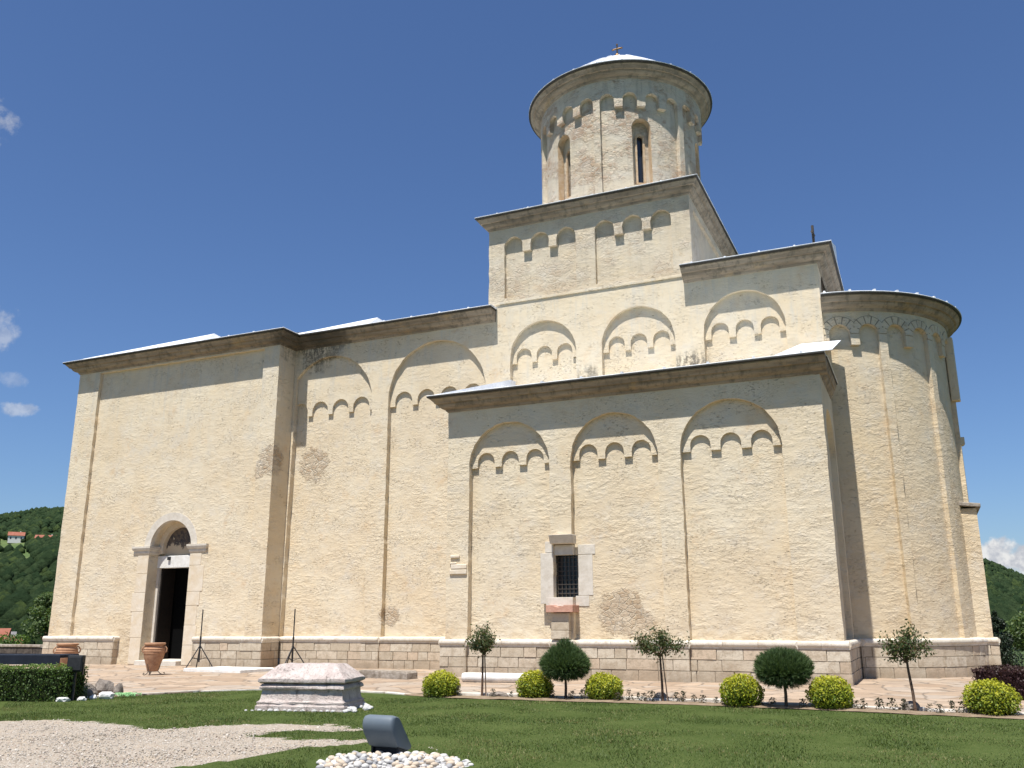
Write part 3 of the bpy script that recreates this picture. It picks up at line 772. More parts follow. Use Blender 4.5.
# worn painted tympanum
m, nt, b = new_mat('worn_fresco', .95, .1); v = objco(nt)
zz = nd(nt, 'ShaderNodeSeparateXYZ', {0: v}).outputs[2]
nn_ = nz(nt, v, 3.5, 7., .65)
worn = maprange(nt, mth(nt, 'ADD', zz, mth(nt, 'MULTIPLY', mth(nt, 'SUBTRACT', nn_, .5), 1.5)), 4.36, 4.5, 1., 0.)
pcol = mixc(nt, maprange(nt, nz(nt, v, 7., 6., .7), .4, .62), (.055, .055, .062), (.16, .125, .095))
nt.links.new(mixc(nt, worn, pcol, (.56, .45, .31)), b.inputs['Base Color']); bump(nt, b, nn_, .01)
M['fresco'] = m
mb = MB(); mb.plate([(DC-DR-.02, 4.022), (DC+DR+.02, 4.022)]+arc(DC, DZS, DR+.02, 0, 180, 24), [], .2, south(yi+.14)); mb.obj('tympanum', 'fresco', door)
mb = MB(); mb.plate([(DC-DR-.01, DZS-.2)]+[(DC-DR-.01, DZS)]+list(reversed(arc(DC, DZS, DR+.01, 0, 180, 24)))[1:-1]+[(DC+DR+.01, DZS), (DC+DR+.01, DZS-.2), (DC+DR-.22, DZS-.2)]+arc(DC, DZS, DR-.22, 0, 180, 24)+[(DC-DR+.22, DZS-.2)], [], .2, south(yi-.03)); mb.obj('inner_arch', 'ashlar', door)
for a, b_ in ((-27.62, DC-DR-.002), (DC+DR+.002, -24.18)):
    mb = MB(); mb.sweep([(a, yD+.3), (a, yD), (b_, yD), (b_, yD+.5)], [(-.1, 4.06), (.02, 4.06), (.05, 4.12), (.05, 4.2), (.09, 4.22), (.12, 4.30), (.12, 4.37), (-.1, 4.37)]); mb.obj('impost', 'frame', door, fix=True)
tn = lambda: (random.random(), random.random()*.7, 0)
for a, b_ in ((-27.55, DC-DR-.002), (DC+DR+.002, -24.25)):
    z = .05; mb = MB()
    while z < 4.04:
        h = min(random.choice((.5, .7, .95)), 4.04-z); w = random.uniform(-.12, .18)
        aa, bb = (a-w, b_) if a < DC-1 else (a, b_+w)
        mb.box(aa, bb, yD-.014-random.random()*.006, yD+.06, z, z+h-.012, tn()); z += h
    mb.obj('surround', 'ashlar', door, bevel=.008)
mb = MB(); mb.box(OX0-.3, OX1+.3, yi+.9, yi+.95, 0, 3.9); mb.box(OX0-.32, OX0-.02, yi+.25, yi+.95, 0, 3.9); mb.box(OX1+.02, OX1+.32, yi+.25, yi+.95, 0, 3.9); mb.obj('dark_interior', 'black', door)
mb = MB(); mb.box(OX0+.01, OX0+.07, yi+.1, yi+.78, .25, 3.55); mb.obj('door_leaf', 'wood', door)
mb = MB(); mb.box(DC-DR+.02, DC+DR-.02, yD-.25, yi+.9, .0, .2); mb.obj('threshold', 'frame', door, bevel=.02)
mb = MB(); mb.box(DC-.06-.42, DC+.06-.42, yi-.10, yi-.02, 3.86, 3.98); mb.obj('lamp', 'stand', door, bevel=.01)

# --- tower block
BX0, BX1, BY, BY2 = -13.07, -5.76, 27.4, 34.8; zbk = 15.20
bm_ = MB(); fm = south(BY); r3 = .15
def bay(uL, uR): return [(uL, 12.55), (uR, 12.55)]+scallop(uL, uR, 3, (uR-uL-.58)/3, 14.24, 14.49, 10, False)
bm_.plate(rrect(BX0, BX1, 12., zbk), [rag(bay(-12.46, -9.75)), rag(bay(-9.06, -6.40))], r3+.02, fm)
bm_.box(BX0+.02, BX1-.155, BY+r3, BY2, 12., zbk)
bm_.plate(rect(BY+.005, BY2, 12., zbk), [rect(BY+.55, BY2-.6, 12.4, 14.9)], .1, east(BX1-.004))
bm_.plate(rect(BY+.02, BY2-.02, 12., zbk-.01), [], .06, east(BX1-.099))
blk = bm_.obj('tower_wall', 'upper', CH, OFF)
pb = [(BX0, BY2), (BX0, BY), (BX1, BY), (BX1, BY2), (BX0, BY2)]
pb = [(BX0, BY2+.1), (BX0, BY), (BX1, BY), (BX1, BY2+.1)]
mb = MB(); mb.sweep(pb, [(o*.85, z) for o, z in cornice_prof(zbk, .42)]); mb.obj('cornice', 'cornice', blk, smooth=35, fix=True)
mb = MB(); mb.sweep(pb, drip_prof(zbk, .38)); mb.obj('shade_drip_edge', 'drip', blk, fix=True)
mb = MB(); mb.sweep(pb, sheet_prof(zbk, .38, .05, -1.)); mb.box(BX0+.3, BX1-.3, BY+.4, BY2, zbk+.3, zbk+.5)
for k in range(6): mb.box(-12.6+k*1.2, -12.55+k*1.2, BY-.39, BY, zbk+.46, zbk+.50)
mb.obj('roof', 'roof', blk, fix=True)

# --- drum and dome
DX, DY, DRR = -9.1, 31.1, 3.14
dm = MB(); fm = cyl(DX, DY, DRR); k1 = math.pi*DRR/180; r4 = .16
WIN = [31, -29, 91, 151, -89, -149]
holes = []
for w in WIN:
    uL, uR = (w-30+2.3)*k1, (w+30-2.3)*k1
    holes.append((uL, uR))
for i, w in enumerate(WIN):
    uL, uR = holes[i]; wa = .53
    H = [(uL, 15.9), (uR, 15.9)]+scallop(uL, uR, 4, wa, 19.50, 19.785, 10, False)
    dm.plate(rect((w-30)*k1, (w+30)*k1, 15.3, 20.75), [rag(H, .3, .010)], r4+.03, fm, du=k1*4)
    hw = .375; c = w*k1; e = .001
    dm.plate(rect(uL-.05, uR+.05, 15.3, 20.75), [archhole(c-hw, c+hw, 16.45, 18.72, 14)], .34, lambda u, z, n: fm(u, z, n-r4), du=k1*4)
    dm.plate(rect(c-hw-.03, c+hw+.03, 16.4, 19.2), [archhole(c-.15, c+.15, 16.66, 18.42, 10)], .25, lambda u, z, n: fm(u, z, n-r4-.30), du=k1*4)
dwall = dm.obj('drum_wall', 'drum', CH, OFF)
for w in WIN:
    mb = MB(); c = w*k1; f2 = lambda u, z, n: fm(u, z, n-r4-.27)
    mb.plate(archhole(c-.21, c+.21, 16.60, 18.42, 12), [archhole(c-.125, c+.125, 16.68, 18.40, 10)], .06, f2)
    fr = mb.obj('window', 'jamb', dwall)
    mb = MB(); mb.plate(archhole(c-hw-.01, c+hw+.01, 16.44, 18.72, 14), [archhole(c-hw+.02, c+hw-.02, 16.46, 18.715, 14)], .22, lambda u, z, n: fm(u, z, n-r4-.025)); mb.obj('reveal', 'jamb', fr)
    mb = MB(); mb.plate(rect(c-.2, c+.2, 16.55, 18.65), [], .03, lambda u, z, n: fm(u, z, n-r4-.42)); mb.obj('pane', 'glass', fr)
ring = [(DX+DRR*math.sin(rad(a)), DY-DRR*math.cos(rad(a))) for a in range(0, 361, 4)]
def ringprof(mb, prof, n=96): mb.lathe([(DRR+o, z) for o, z in prof]+[(DRR+prof[0][0], prof[0][1])], n, (DX, DY, 0))
mb = MB(); ringprof(mb, [(o, z) for o, z in cornice_prof(20.62, .43)]); mb.obj('cornice', 'cornice', dwall, smooth=35, fix=True)
mb = MB(); ringprof(mb, drip_prof(20.62, .46)); mb.obj('shade_drip_edge', 'drip', dwall, smooth=35, fix=True)
mb = MB(); zd = 21.07
DP = [(3.60, .02), (3.3, .22), (3., .45), (2.5, .85), (2., 1.25), (1.5, 1.64), (1.2, 1.86), (.9, 2.03), (.6, 2.14), (.3, 2.20), (.02, 2.22)]
prof = [(DRR+.2, zd-.02), (DRR+.475, zd), (DRR+.48, zd+.02)]+[(a, zd+b_) for a, b_ in DP]
mb.lathe(prof, 96, (DX, DY, 0))
for k in range(24):
    t0 = rad(k*15+4); pts = [(DX+(a+.005)*math.sin(t0), DY-(a+.005)*math.cos(t0), zd+b_+.012) for a, b_ in DP[:-1]]
    mb.tube(pts, .022, 5)
dome = mb.obj('dome', 'roof', CH, OFF, smooth=40, fix=True)
mb = MB(); zc = zd+2.17
mb.tube([(DX, DY, zc), (DX, DY, zc+.35)], [.07, .05], 10, mi=1); mb.lathe([(.01, 0), (.10, .04), (.14, .12), (.10, .2), (.01, .24)], 12, (DX, DY, zc+.33))
mb.tube([(DX, DY, zc+.5), (DX, DY, zc+.98)], .035, 8, mi=1); mb.tube([(DX-.17, DY, zc+.80), (DX+.17, DY, zc+.80)], .032, 8)
for q in ((-.19, .80), (.19, .80), (0, 1.0)): mb.lathe([(.005, -.045), (.04, -.02), (.04, .02), (.005, .045)], 8, (DX+q[0], DY, zc+q[1]))
mb.obj('cross', ['gold', 'drip'], dome, smooth=35, fix=True)
mb = MB(); cx, cy, cz = -2.27, 31.2, 13.95
mb.tube([(cx, cy, cz-.6), (cx, cy, cz+1.05)], .045, 8); mb.tube([(cx-.02, cy-.22, cz+.75), (cx+.02, cy+.22, cz+.75)], .04, 8); mb.lathe([(.01, 0), (.09, .05), (.01, .1)], 10, (cx, cy, cz+.25))
mb.obj('roof_cross', 'iron', tr, smooth=35)

# --- apse
EX, EY, ER = -2.4, 31.2, 3.92
ap = MB(); k2 = math.pi*ER/180; fm = cyl(EX, EY, ER); r5 = .13; zaw = 10.46
lw = .125
for k in range(7):
    a0 = 5.2+26.6*k; a1 = a0+26.6
    if k == 6: a1 = 180
    uL, uR = a0*k2+lw, a1*k2-lw
    if k == 0: uL = 5.9*k2+.2
    wa = .635 if k else .6
    H = [(uL, 1.01), (uR, 1.01)]+scallop(uL, uR, 2 if k < 6 else 1, wa if k < 6 else .5, 9.42, 9.76, 10, False) if k < 6 else rect(uL, uR, ZP, 9.9)
    ap.plate(rect(a0*k2, a1*k2, .99, zaw), [rag(H, .3, .012)], r5+.02, fm, du=k2*3)
ap.lathe([(ER-r5, .3), (ER-r5, zaw)], 60, (EX, EY, 0), 3, 182)
# voussoir rings round the little arches
apse = ap.obj('apse_wall', 'apse', CH, OFF)
mb = MB()
for k in range(6):
    a0 = (5.2+26.6*k)*k2; a1 = a0+26.6*k2
    uL = 5.9*k2+.2 if k == 0 else a0+lw; uR = a1-lw; wa = .635 if k else .6
    for cu in (uL+wa/2, uR-wa/2):
        for q in range(7):
            t0, t1 = 180/7*q+2.2, 180/7*(q+1)-2.2
            P = arc(cu, 9.76, wa/2+.008, t0, t1, 3)+list(reversed(arc(cu, 9.76, wa/2+.235, t0, t1, 3)))
            mb.plate(P, [], .04, lambda u, z, n: fm(u, z, n+.016), col=tn())
mb.obj('voussoir', 'apse', apse)
mb = MB()
for k in range(6):
    a0 = (5.2+26.6*k)*k2; a1 = a0+26.6*k2
    uL = 5.9*k2+.2 if k == 0 else a0+lw; uR = a1-lw; wa = .635 if k else .6
    for i_, cu in enumerate((uL+wa/2, uR-wa/2)):
        mb.plate(arc(cu, 9.76, wa/2+.004, 0, 180, 20)+list(reversed(arc(cu, 9.76, wa/2+.255, 0, 180, 20))), [], .02, lambda u, z, n: fm(u, z, n+.004+.001*i_), du=k2*3)
mb.obj('voussoir_joint', 'mortar', apse)
arcp = lambda r, a0, a1, s=2.: [(EX+r*math.sin(rad(a)), EY-r*math.cos(rad(a))) for a in np.arange(a0, a1+.01, s)]
pa = arcp(ER, 6.5, 180)
mb = MB(); mb.sweep(pa, cornice_prof(zaw, .44)); mb.obj('cornice', 'cornice', apse, smooth=35, fix=True)
mb = MB(); mb.sweep(pa, drip_prof(zaw, .47)); mb.obj('shade_drip_edge', 'drip', apse, smooth=35, fix=True)
mb = MB(); mb.sweep(pa, sheet_prof(zaw, .47, .05, -.5)); z1 = zaw+.5
cV = [(EX, EY, z1+.8)]; cF = []
for i, p in enumerate(pa): cV.append((EX+(p[0]-EX)*.9, EY+(p[1]-EY)*.9, z1+.02))
for i in range(1, len(pa)): cF.append((0, i, i+1))
mb.add(cV, cF)
for a in np.arange(8, 180, 9.5):
    s_, c2 = math.sin(rad(a)), math.cos(rad(a)); mb.box(-.03, .03, ER, ER+.46, z1-.02, z1+.035, f=lambda x, y, z: (EX+y*s_+x*c2, EY-y*c2+x*s_, z))
mb.obj('roof', 'roof', apse, smooth=35, fix=True)
# east buttress with a tilted cap slab, and a stub of broken pilaster
mb = MB(); mb.box(.6, 1.64, 30.1, 32.6, .3, 4.74); bu = mb.obj('buttress', 'apse', apse)
mb = MB(); mb.box(.9, 1.76, 30.0, 32.7, 0, .12, f=lambda x, y, z: (x, y, 4.75+z+(1.76-x)*.13)); mb.obj('cap_slab', 'rough', bu, bevel=.02)
for a, zz0, zz1 in ((84, 8.15, 10.2), (97, 6.9, 7.15)):
    s_, c2 = math.sin(rad(a)), math.cos(rad(a)); mb = MB(); mb.box(-.16, .16, ER-.1, ER+.14, zz0, zz1, f=lambda x, y, z: (EX+y*s_+x*c2, EY-y*c2+x*s_, z))
    mb.obj('broken_pilaster', 'apse', apse, bevel=.02)

# --- plinth of squared blocks with a rounded cap course
pl = MB(); pcap = MB(); pm = MB()
COURSES = [(.02, .30), (.30, .575), (.575, .845)]
def run(u0, u1, fmap, curved=False, slope0=False):
    for z0_, z1_ in COURSES:
        u = u0-random.uniform(0, .3)
        while u < u1-.05:
            w = random.uniform(.34, .85); a = max(u, u0); b_ = min(u+w, u1)
            if u1-b_ < .2: b_ = u1; 
            if b_-a > .06:
                g = .004; n0 = random.uniform(-.008, .010); nn = 1 if not curved else max(1, int((b_-a)/.2))
                V = []; F = []
                us = np.linspace(a+g, b_-g, nn+1)
                ch = .007
                zl, zh = z0_+g*.8, z1_-g*.8
                rnd = lambda: random.uniform(-.004, .004)
                for i, uu in enumerate(us):
                    ui = min(max(uu, a+g+ch), b_-g-ch)
                    V += [fmap(uu, zl, -.06), fmap(ui, zl+ch+rnd(), n0+rnd()), fmap(ui, zh-ch+rnd(), n0+rnd()), fmap(uu, zh, -.06)]
                for i in range(nn):
                    for q in range(3): F.append((i*4+q, i*4+4+q, i*4+5+q, i*4+q+1))
                F += [(0, 1, 2, 3), tuple(nn*4+q for q in (3, 2, 1, 0))]
                pl.add(V, F, (random.random(), random.random(), 0))
            u = b_ if b_ == u1 else u+w
    # cap
    u = u0-random.uniform(0, .5)
    while u < u1-.02:
        w = random.uniform(.7, 1.5); a = max(u, u0); b_ = min(u+w, u1)
        if u1-b_ < .3: b_ = u1
        if b_-a > .05:
            nn = 1 if not curved else max(1, int((b_-a)/.15)); us = np.linspace(a+.003, b_-.003, nn+1)
            pr = [(-.32, .845), (.012, .85), (.018, .87), (.018, .895), (.035, .91), (.05, .94), (.05, .985), (.035, 1.02), (.0, 1.045), (-.32, ZP)]
            V = [fmap(uu, z, n) for uu in us for n, z in pr]; k = len(pr)
            F = [(i*k+q, i*k+k+q, i*k+k+q+1, i*k+q+1) for i in range(nn) for q in range(k-1)]+[tuple(range(k)), tuple(nn*k+q for q in range(k-1, -1, -1))]
            pcap.add(V, F, (random.random(), random.random(), 0))
        u = b_ if b_ == u1 else u+w
    ns = max(1, int((u1-u0)/.15)) if curved else 1; us = np.linspace(u0, u1, ns+1)
    V = [fmap(uu, z, n) for uu in us for n, z in ((-.022, -.1), (-.022, 1.0))]
    pm.add(V, [(i*2, i*2+2, i*2+3, i*2+1) for i in range(ns)])
p_ = .11; sb = .12
YP = Yc-p_
segs = [(X0-p_, -12.03, 0), (-12.03, -9.46, sb), (-9.46, -8.80, 0), (-8.80, -6.28, sb), (-6.28, -5.66, 0), (-5.66, -2.98, sb), (-2.98, X1+p_, 0)]
for a, b_, s_ in segs:
    run(a, b_, south(YP+s_))
    if s_ == 0 and b_ < -2: run(YP, YP+sb+.02, east(b_))
    if s_ == 0 and a > -12.5: run(YP, YP+sb+.02, west(a))
run(YP, Yt-p_, east(X1+p_)); run(YP, Yt-p_, west(X0-p_))
YQ = Yt-p_
for a, b_, s_ in ((PX1+p_, -17.72, sb*.5), (-17.72, -17.02, 0), (-17.02, X0-p_, sb*.5)):
    run(a, b_, south(YQ+s_))
run(YQ, YQ+.1, east(-17.02))
YR = Yn-p_
run(-24.22, PX1+p_, south(YR)); run(YR, Yn+.2, west(-24.22))
run(YR, YQ, east(PX1+p_))
fa = cyl(EX, EY, ER+p_)
kk = math.pi*(ER+p_)/180
run(6*kk, 72*kk, fa, True)
run(YQ, Yt+.12, east(X1+.22))
run(30.0, 32.7, east(1.64+p_)); run(.6, 1.64+p_, south(30.0))
pb_ = pl.obj('plinth', 'block', CH, OFF)
pcap.obj('cap_course', 'cap', pb_, smooth=30); pm.obj('mortar_joint', 'mortar', pb_)
pl, pcap, pm = MB(), MB(), MB()
run(PX0-p_, -28.05, south(YR)); run(YR, Yn+.2, east(-28.05)); run(YR, 36, west(PX0-p_))
pb_ = pl.obj('plinth', 'block', CH, OFF); pcap.obj('cap_course', 'cap', pb_, smooth=30); pm.obj('mortar_joint', 'mortar', pb_)

# --- chapel window
mb = MB()
mb.box(-9.76, -9.38, Yc-.012, Yc+.30, 2.0, 3.38); mb.box(-9.62, -9.38, Yc-.010, Yc+.3, 3.392, 3.70)
mb.box(-8.73, -8.30, Yc+RR-.012, Yc+RR+.30, 2.22, 3.32); mb.box(-8.73, -8.22, Yc+RR-.015, Yc+RR+.3, 3.332, 3.60)
mb.box(-9.60, -8.815, Yc-.016, Yc+.3, 1.93, 2.17); mb.box(-8.812, -8.42, Yc+RR-.016, Yc+RR+.3, 1.93, 2.21)
mb.box(-9.375, -8.82, Yc+.06, Yc+.3, 3.32, 3.60)
cw = mb.obj('window', 'frame', CH, OFF, bevel=.008)
mb = MB(); mb.box(-9.42, -8.72, Yc-.26, Yc+.1, 3.62, 3.86, f=lambda x, y, z: (x, y+(.12 if z < 3.7 and y < Yc else 0), z)); mb.obj('hood', 'frame', cw, bevel=.015)
mb = MB(); yg = Yc+.27
for k in range(6): x = -9.34+k*.115; mb.box(x-.010, x+.010, yg, yg+.02, 2.17, 3.33)
for k in range(9): z = 2.28+k*.122; mb.box(-9.38, -8.73, yg-.016, yg-.001, z-.009, z+.009)
mb.obj('grille', 'iron', cw)
mb = MB(); mb.box(-9.6, -8.5, Yc+.75, Yc+.8, 2.0, 3.5); mb.box(-9.42, -8.6, yg+.06, yg+.08, 2.1, 3.4); mb.obj('pane', 'glass', cw)
# wash basin on its pier
mb = MB()
for k, z in enumerate((1.07, 1.30, 1.52)): mb.box(-9.40+.01*k, -8.88, Yc-.20+.008*k, Yc+.3, z, z+(.22 if k < 2 else .23), tn())
pr_ = mb.obj('basin_pier', 'block', CH, OFF, bevel=.012)
bm2 = bmesh.new()
mb = MB(); n_ = 14
top = [(-9.50, 1.96), (-9.28, 1.96)]+[(-9.13+.15*math.cos(t), 1.96-.055*math.sin(t)) for t in np.linspace(math.pi, 0, 9)][1:-1]+[(-8.98, 1.96), (-8.72, 1.96), (-8.72, 1.77), (-9.50, 1.77)]
mb.plate(list(reversed(top)), [], .52, south(Yc-.30)); mb.obj('stone_basin', 'redstone', pr_, bevel=.008)
# spalled ledge by the chapel's west edge
mb = MB()
for x0_, x1_, z0_, z1_ in ((-12.62, -12.06, 2.86, 3.0), (-12.62, -12.4, 3.16, 3.2), (-12.6, -12.3, 3.33, 3.42), (-12.58, -12.06, 3.01, 3.15)): mb.box(x0_, x1_, Yc-.05, Yc+.05, z0_, z1_)
mb.obj('spalled_stone', 'ashlar', chapel, bevel=.03)

# ------------------------------------------------------------------ planting
def fib(n):
    i = np.arange(n)+.5; ph = np.arccos(1-2*i/n); th = math.pi*(1+5**.5)*i
    return np.stack([np.cos(th)*np.sin(ph), np.sin(th)*np.sin(ph), np.cos(ph)], 1)

def bush_mesh(name, rx, ry, rz, n, mat, size, flat=.0):
    D = fib(n)+RNG.normal(scale=.02, size=(n, 3)); D = D[D[:, 2] > -.75]; k = len(D)
    lump = np.array([1+.11*noise.noise(Vector(d)*1.9+Vector((rx*37, rz*53, n*.01)))+.06*noise.noise(Vector(d)*5+Vector((rx*71, 0, 0))) for d in D])
    R = lump*RNG.choice([1., .97, .92, 1.04, 1.09], k)
    sup = np.abs(D)**1.0
    P = D*np.array([rx, ry, rz])*R[:, None]
    P[:, 2] += rz*.75
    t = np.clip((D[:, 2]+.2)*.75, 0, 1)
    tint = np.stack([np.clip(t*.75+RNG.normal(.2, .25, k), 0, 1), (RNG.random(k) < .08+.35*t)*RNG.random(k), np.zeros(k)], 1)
    return leaves_mesh(name, P, size, mat, D, .6, tint, .6)

BALLS = [(-9.47, 17.62, .37, .27, 'smallest golden shrub ball, at the left end of the bed by the paving'),
         (-7.48, 17.95, .35, .29, 'golden shrub ball between the staked sapling and the pointed dwarf pine'),
         (-6.04, 18.05, .36, .27, 'golden shrub ball right of the pointed dwarf pine, below the pink basin'),
         (-3.29, 17.75, .36, .30, 'golden shrub ball left of the broad dwarf pine'),
         (-1.73, 17.75, .37, .30, 'golden shrub ball right of the broad dwarf pine, by the chapel corner'),
         (.80, 17.55, .40, .30, 'golden shrub ball at the right end of the bed before the purple hedge')]
for i, (x, y, r, rz, lab) in enumerate(BALLS):
    t = thing('shrub_ball', lab, 'shrub', (x, y, .02), i*1.1, 'clipped golden shrubs along the bed')
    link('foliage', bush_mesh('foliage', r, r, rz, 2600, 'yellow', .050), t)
    mb = MB(); mb.lathe([(.01, .02)]+[(r*.86*math.sin(a), rz*.75-rz*.86*math.cos(a)) for a in np.linspace(.6, 3.1, 8)], 14); mb.obj('dark_core', 'ball_core', t, smooth=True)  # solid dark core added inside the leaf shell


def sapling(x, y, h, cr, lab, seed, lean=0., stake=1, dens=900, flat=.7):
    rs_ = np.random.default_rng(seed)
    t = thing('sapling', lab, 'young tree', (x, y, .02), 0, 'staked saplings along the bed')
    hb = h*.56
    mb = MB(); mb.tube([(0, 0, -.05), (lean*.3, .01, hb*.4), (lean*.8, 0, hb*.8), (lean, 0, hb*1.08)], [.028, .024, .021, .017], 8)
    tips = []
    for k in range(11):
        a = k*2.4+seed; e = rs_.uniform(.35, 1.25); L = rs_.uniform(.65, 1.0)
        e0 = Vector((lean, 0, hb*rs_.uniform(.95, 1.06)))
        p1 = e0+Vector((math.cos(a)*math.cos(e)*cr*.5*L, math.sin(a)*math.cos(e)*cr*.5*L, math.sin(e)*(h-hb)*.5*L))
        p2 = e0+Vector((math.cos(a)*math.cos(e)*cr*1.05*L, math.sin(a)*math.cos(e)*cr*1.05*L, (.25+.75*math.sin(e))*(h-hb)*L))
        mb.tube([e0, p1, p2], [.011, .007, .003], 5); tips.append((e0, p1, p2))
        for q in range(3):
            p3 = p1.lerp(p2, .3+.3*q)+Vector(rs_.normal(scale=.09, size=3)); mb.tube([p1.lerp(p2, .25*q), p3], [.005, .002], 4); tips.append((p1, p1.lerp(p3, .6), p3))
    mb.obj('trunk', 'bark', t, smooth=50)
    P = []
    for k in range(dens):
        a, b_, c = tips[rs_.integers(len(tips))]; f = rs_.uniform(.15, 1.05)
        p = a.lerp(b_, f*2) if f < .5 else b_.lerp(c, f*2-1)
        P.append(tuple(p+Vector(rs_.normal(scale=.055, size=3))))
    P = np.array(P)
    link('crown', leaves_mesh('crown', P, .062, 'leaf', np.tile([0, 0, 1.], (len(P), 1)), .5, None, .75), t)
    for k in range(stake):
        mb = MB(); sx = .11*(1 if k == 0 else -1); mb.tube([(sx, -.03, -.05), (sx*.45+lean, -.02, hb*1.02)], .014, 6); mb.obj('stake', 'stake', t, smooth=50)
    return t

sapling(-8.66, 17.9, 1.50, .40, 'round-headed sapling on two thin stakes, leftmost young tree in the bed', 3, .02, 1, 1500)
sapling(-4.85, 18.05, 1.50, .62, 'wide ragged sapling standing between pink basin and chapel corner', 11, -.02, 1, 1700)
sapling(-.36, 17.65, 1.46, .50, 'upright vase-shaped sapling in front of the apse', 22, -.06, 0, 1500)


def dwarf_pine(x, y, lab, r, z0, z1, pointed, seed):
    rs_ = np.random.default_rng(seed)
    t = thing('dwarf_pine', lab, 'pine', (x, y, .02), 0, 'grafted dwarf pines along the bed')
    mb = MB(); mb.tube([(0, 0, -.05), (.01, 0, z0*.6), (.0, 0, z0+.15)], [.032, .028, .024], 8); mb.obj('trunk', 'bark', t, smooth=50)
    zc = (z0+z1)/2-.03; rz = (z1-z0)/2
    mb = MB(); mb.lathe([(.01, zc-rz*.62)]+[(r*.66*math.sin(a), zc-rz*.66*math.cos(a)*(.75 if a < 1.57 else 1)) for a in np.linspace(.5, 3.1, 8)], 14); mb.obj('core_fill', 'pine_core', t, smooth=True)  # dark ellipsoid added to close see-through gaps between needles
    V = []; F = []; C = []
    mb = MB()
    D = np.concatenate([fib(700), fib(260)*.72])
    for d in D:
        k = 1+.10*noise.noise(Vector(d)*2.5+Vector((seed, 0, 0)))
        rad_ = r*k
        hgt_ = rz*k
        if pointed and d[2] > 0:
            rad_ *= (1-.30*d[2]); hgt_ *= 1+.45*max(0, d[2])**4
        b_ = Vector((d[0]*rad_, d[1]*rad_, zc+d[2]*hgt_*(.75 if d[2] < 0 else 1)))
        base = Vector((b_.x*.86, b_.y*.86, zc+(b_.z-zc)*.84))
        f_ = sst(-.8, .15, d[2])
        ax = (Vector((d[0]*.75, d[1]*.75, .95*f_-.35*(1-f_)))+Vector(rs_.normal(scale=.16, size=3))).normalized()
        a = ax.orthogonal().normalized(); bb = ax.cross(a)
        for q in range(34):
            th = rs_.uniform(0, 6.28); sp = rs_.uniform(.25, .75); s0 = base+ax*rs_.uniform(0, .11)
            dirn = (ax+(a*math.cos(th)+bb*math.sin(th))*sp).normalized(); L = rs_.uniform(.055, .095)
            w = dirn.cross(Vector(rs_.normal(size=3))).normalized()*.0042
            o = len(V); V += [s0-w, s0+w, s0+dirn*L]; F.append((o, o+1, o+2)); C.append((rs_.random(), 0 if q % 5 else rs_.random()*.7, 0))
    mb.V = [tuple(v) for v in V]; mb.F = F; mb.C = C; mb.M = [0]*len(F)
    mb.obj('needles', 'needle', t)
    return t

dwarf_pine(-6.80, 17.9, 'pointed dwarf pine on a short stem, before the pink basin', .47, .38, .99, True, 5)
dwarf_pine(-2.50, 17.7, 'broad mushroom-shaped dwarf pine before the chapel corner', .48, .36, .97, False, 9)

# row of seedlings
def seedling_mesh(seed):
    rs_ = np.random.default_rng(seed); P = []; N = []
    for k in range(80):
        z = rs_.uniform(.01, .17); a = rs_.uniform(0, 6.28); r = rs_.uniform(.005, .085)*(1.25-z*4)
        P.append((r*math.cos(a), r*math.sin(a), z)); N.append((math.cos(a)*.5, math.sin(a)*.5, .7))
    return leaves_mesh('seedling', np.array(P), .042, 'seed', np.array(N), .5, None, .5)
SM = [seedling_mesh(k) for k in range(5)]
XS = [-9.1, -8.3, -7.95, -7.05, -6.62, -6.4, -5.65, -5.45, -5.3, -5.12, -4.98, -4.55, -4.42, -4.2, -4.02, -3.8, -3.62, -2.95, -2.75, -2.2, -1.9, -1.3, -1.18, -.95, -.72, -.55, -.15, .02, .22, .38, .55]
marks = [(-9.47, 'the leftmost golden ball'), (-8.66, 'the leftmost sapling'), (-7.48, 'the second golden ball'), (-6.85, 'the pointed pine'), (-6.04, 'the third golden ball'), (-4.85, 'the ragged sapling'), (-3.29, 'the fourth golden ball'), (-2.46, 'the broad pine'), (-1.73, 'the fifth golden ball'), (-.36, 'the apse sapling'), (.8, 'the last golden ball')]
for i, x in enumerate(XS):
    o = link('seedling', SM[i % 5]); y = lawn_n(x)+.25+random.uniform(-.09, .12)
    o.location = (x, y, .03); o.rotation_euler = (random.uniform(-.15, .15), random.uniform(-.15, .15), random.uniform(0, 6.28)); k = random.uniform(.75, 1.15); o.scale = (k, k, k*random.uniform(.8, 1.2))
    j = max(q for q in range(len(marks)) if marks[q][0] < x)
    tag(o, 'tiny dark seedling in the soil bed between %s and %s' % (marks[j][1], marks[j+1][1]) if j+1 < len(marks) else 'tiny dark seedling', 'seedling', 'seedlings planted along the bed')

def rock_thing(name, lab, cat, x, y, r, mat, seed, sq=(1, 1, .75), z=None, rz=0., group=None, amp=.35):
    me = rock_mesh(name, r, mat, seed, sq, amp); o = link(name, me); o.location = (x, y, r*sq[2]*.55 if z is None else z); o.rotation_euler = (0, 0, rz)
    tag(o, lab, cat, group); return o
rock_thing('boulder', 'dark round boulder behind the ragged sapling', 'stone', -4.98, 18.35, .15, 'grey_rock', 3)
rock_thing('boulder', 'dark round boulder at the foot of the apse sapling', 'stone', -.44, 17.85, .15, 'grey_rock', 8)
rock_thing('flat_stone', 'small brown flat stone lying beside the leftmost sapling', 'stone', -8.3, 17.95, .16, 'grey_rock', 12, (1.2, .8, .5))
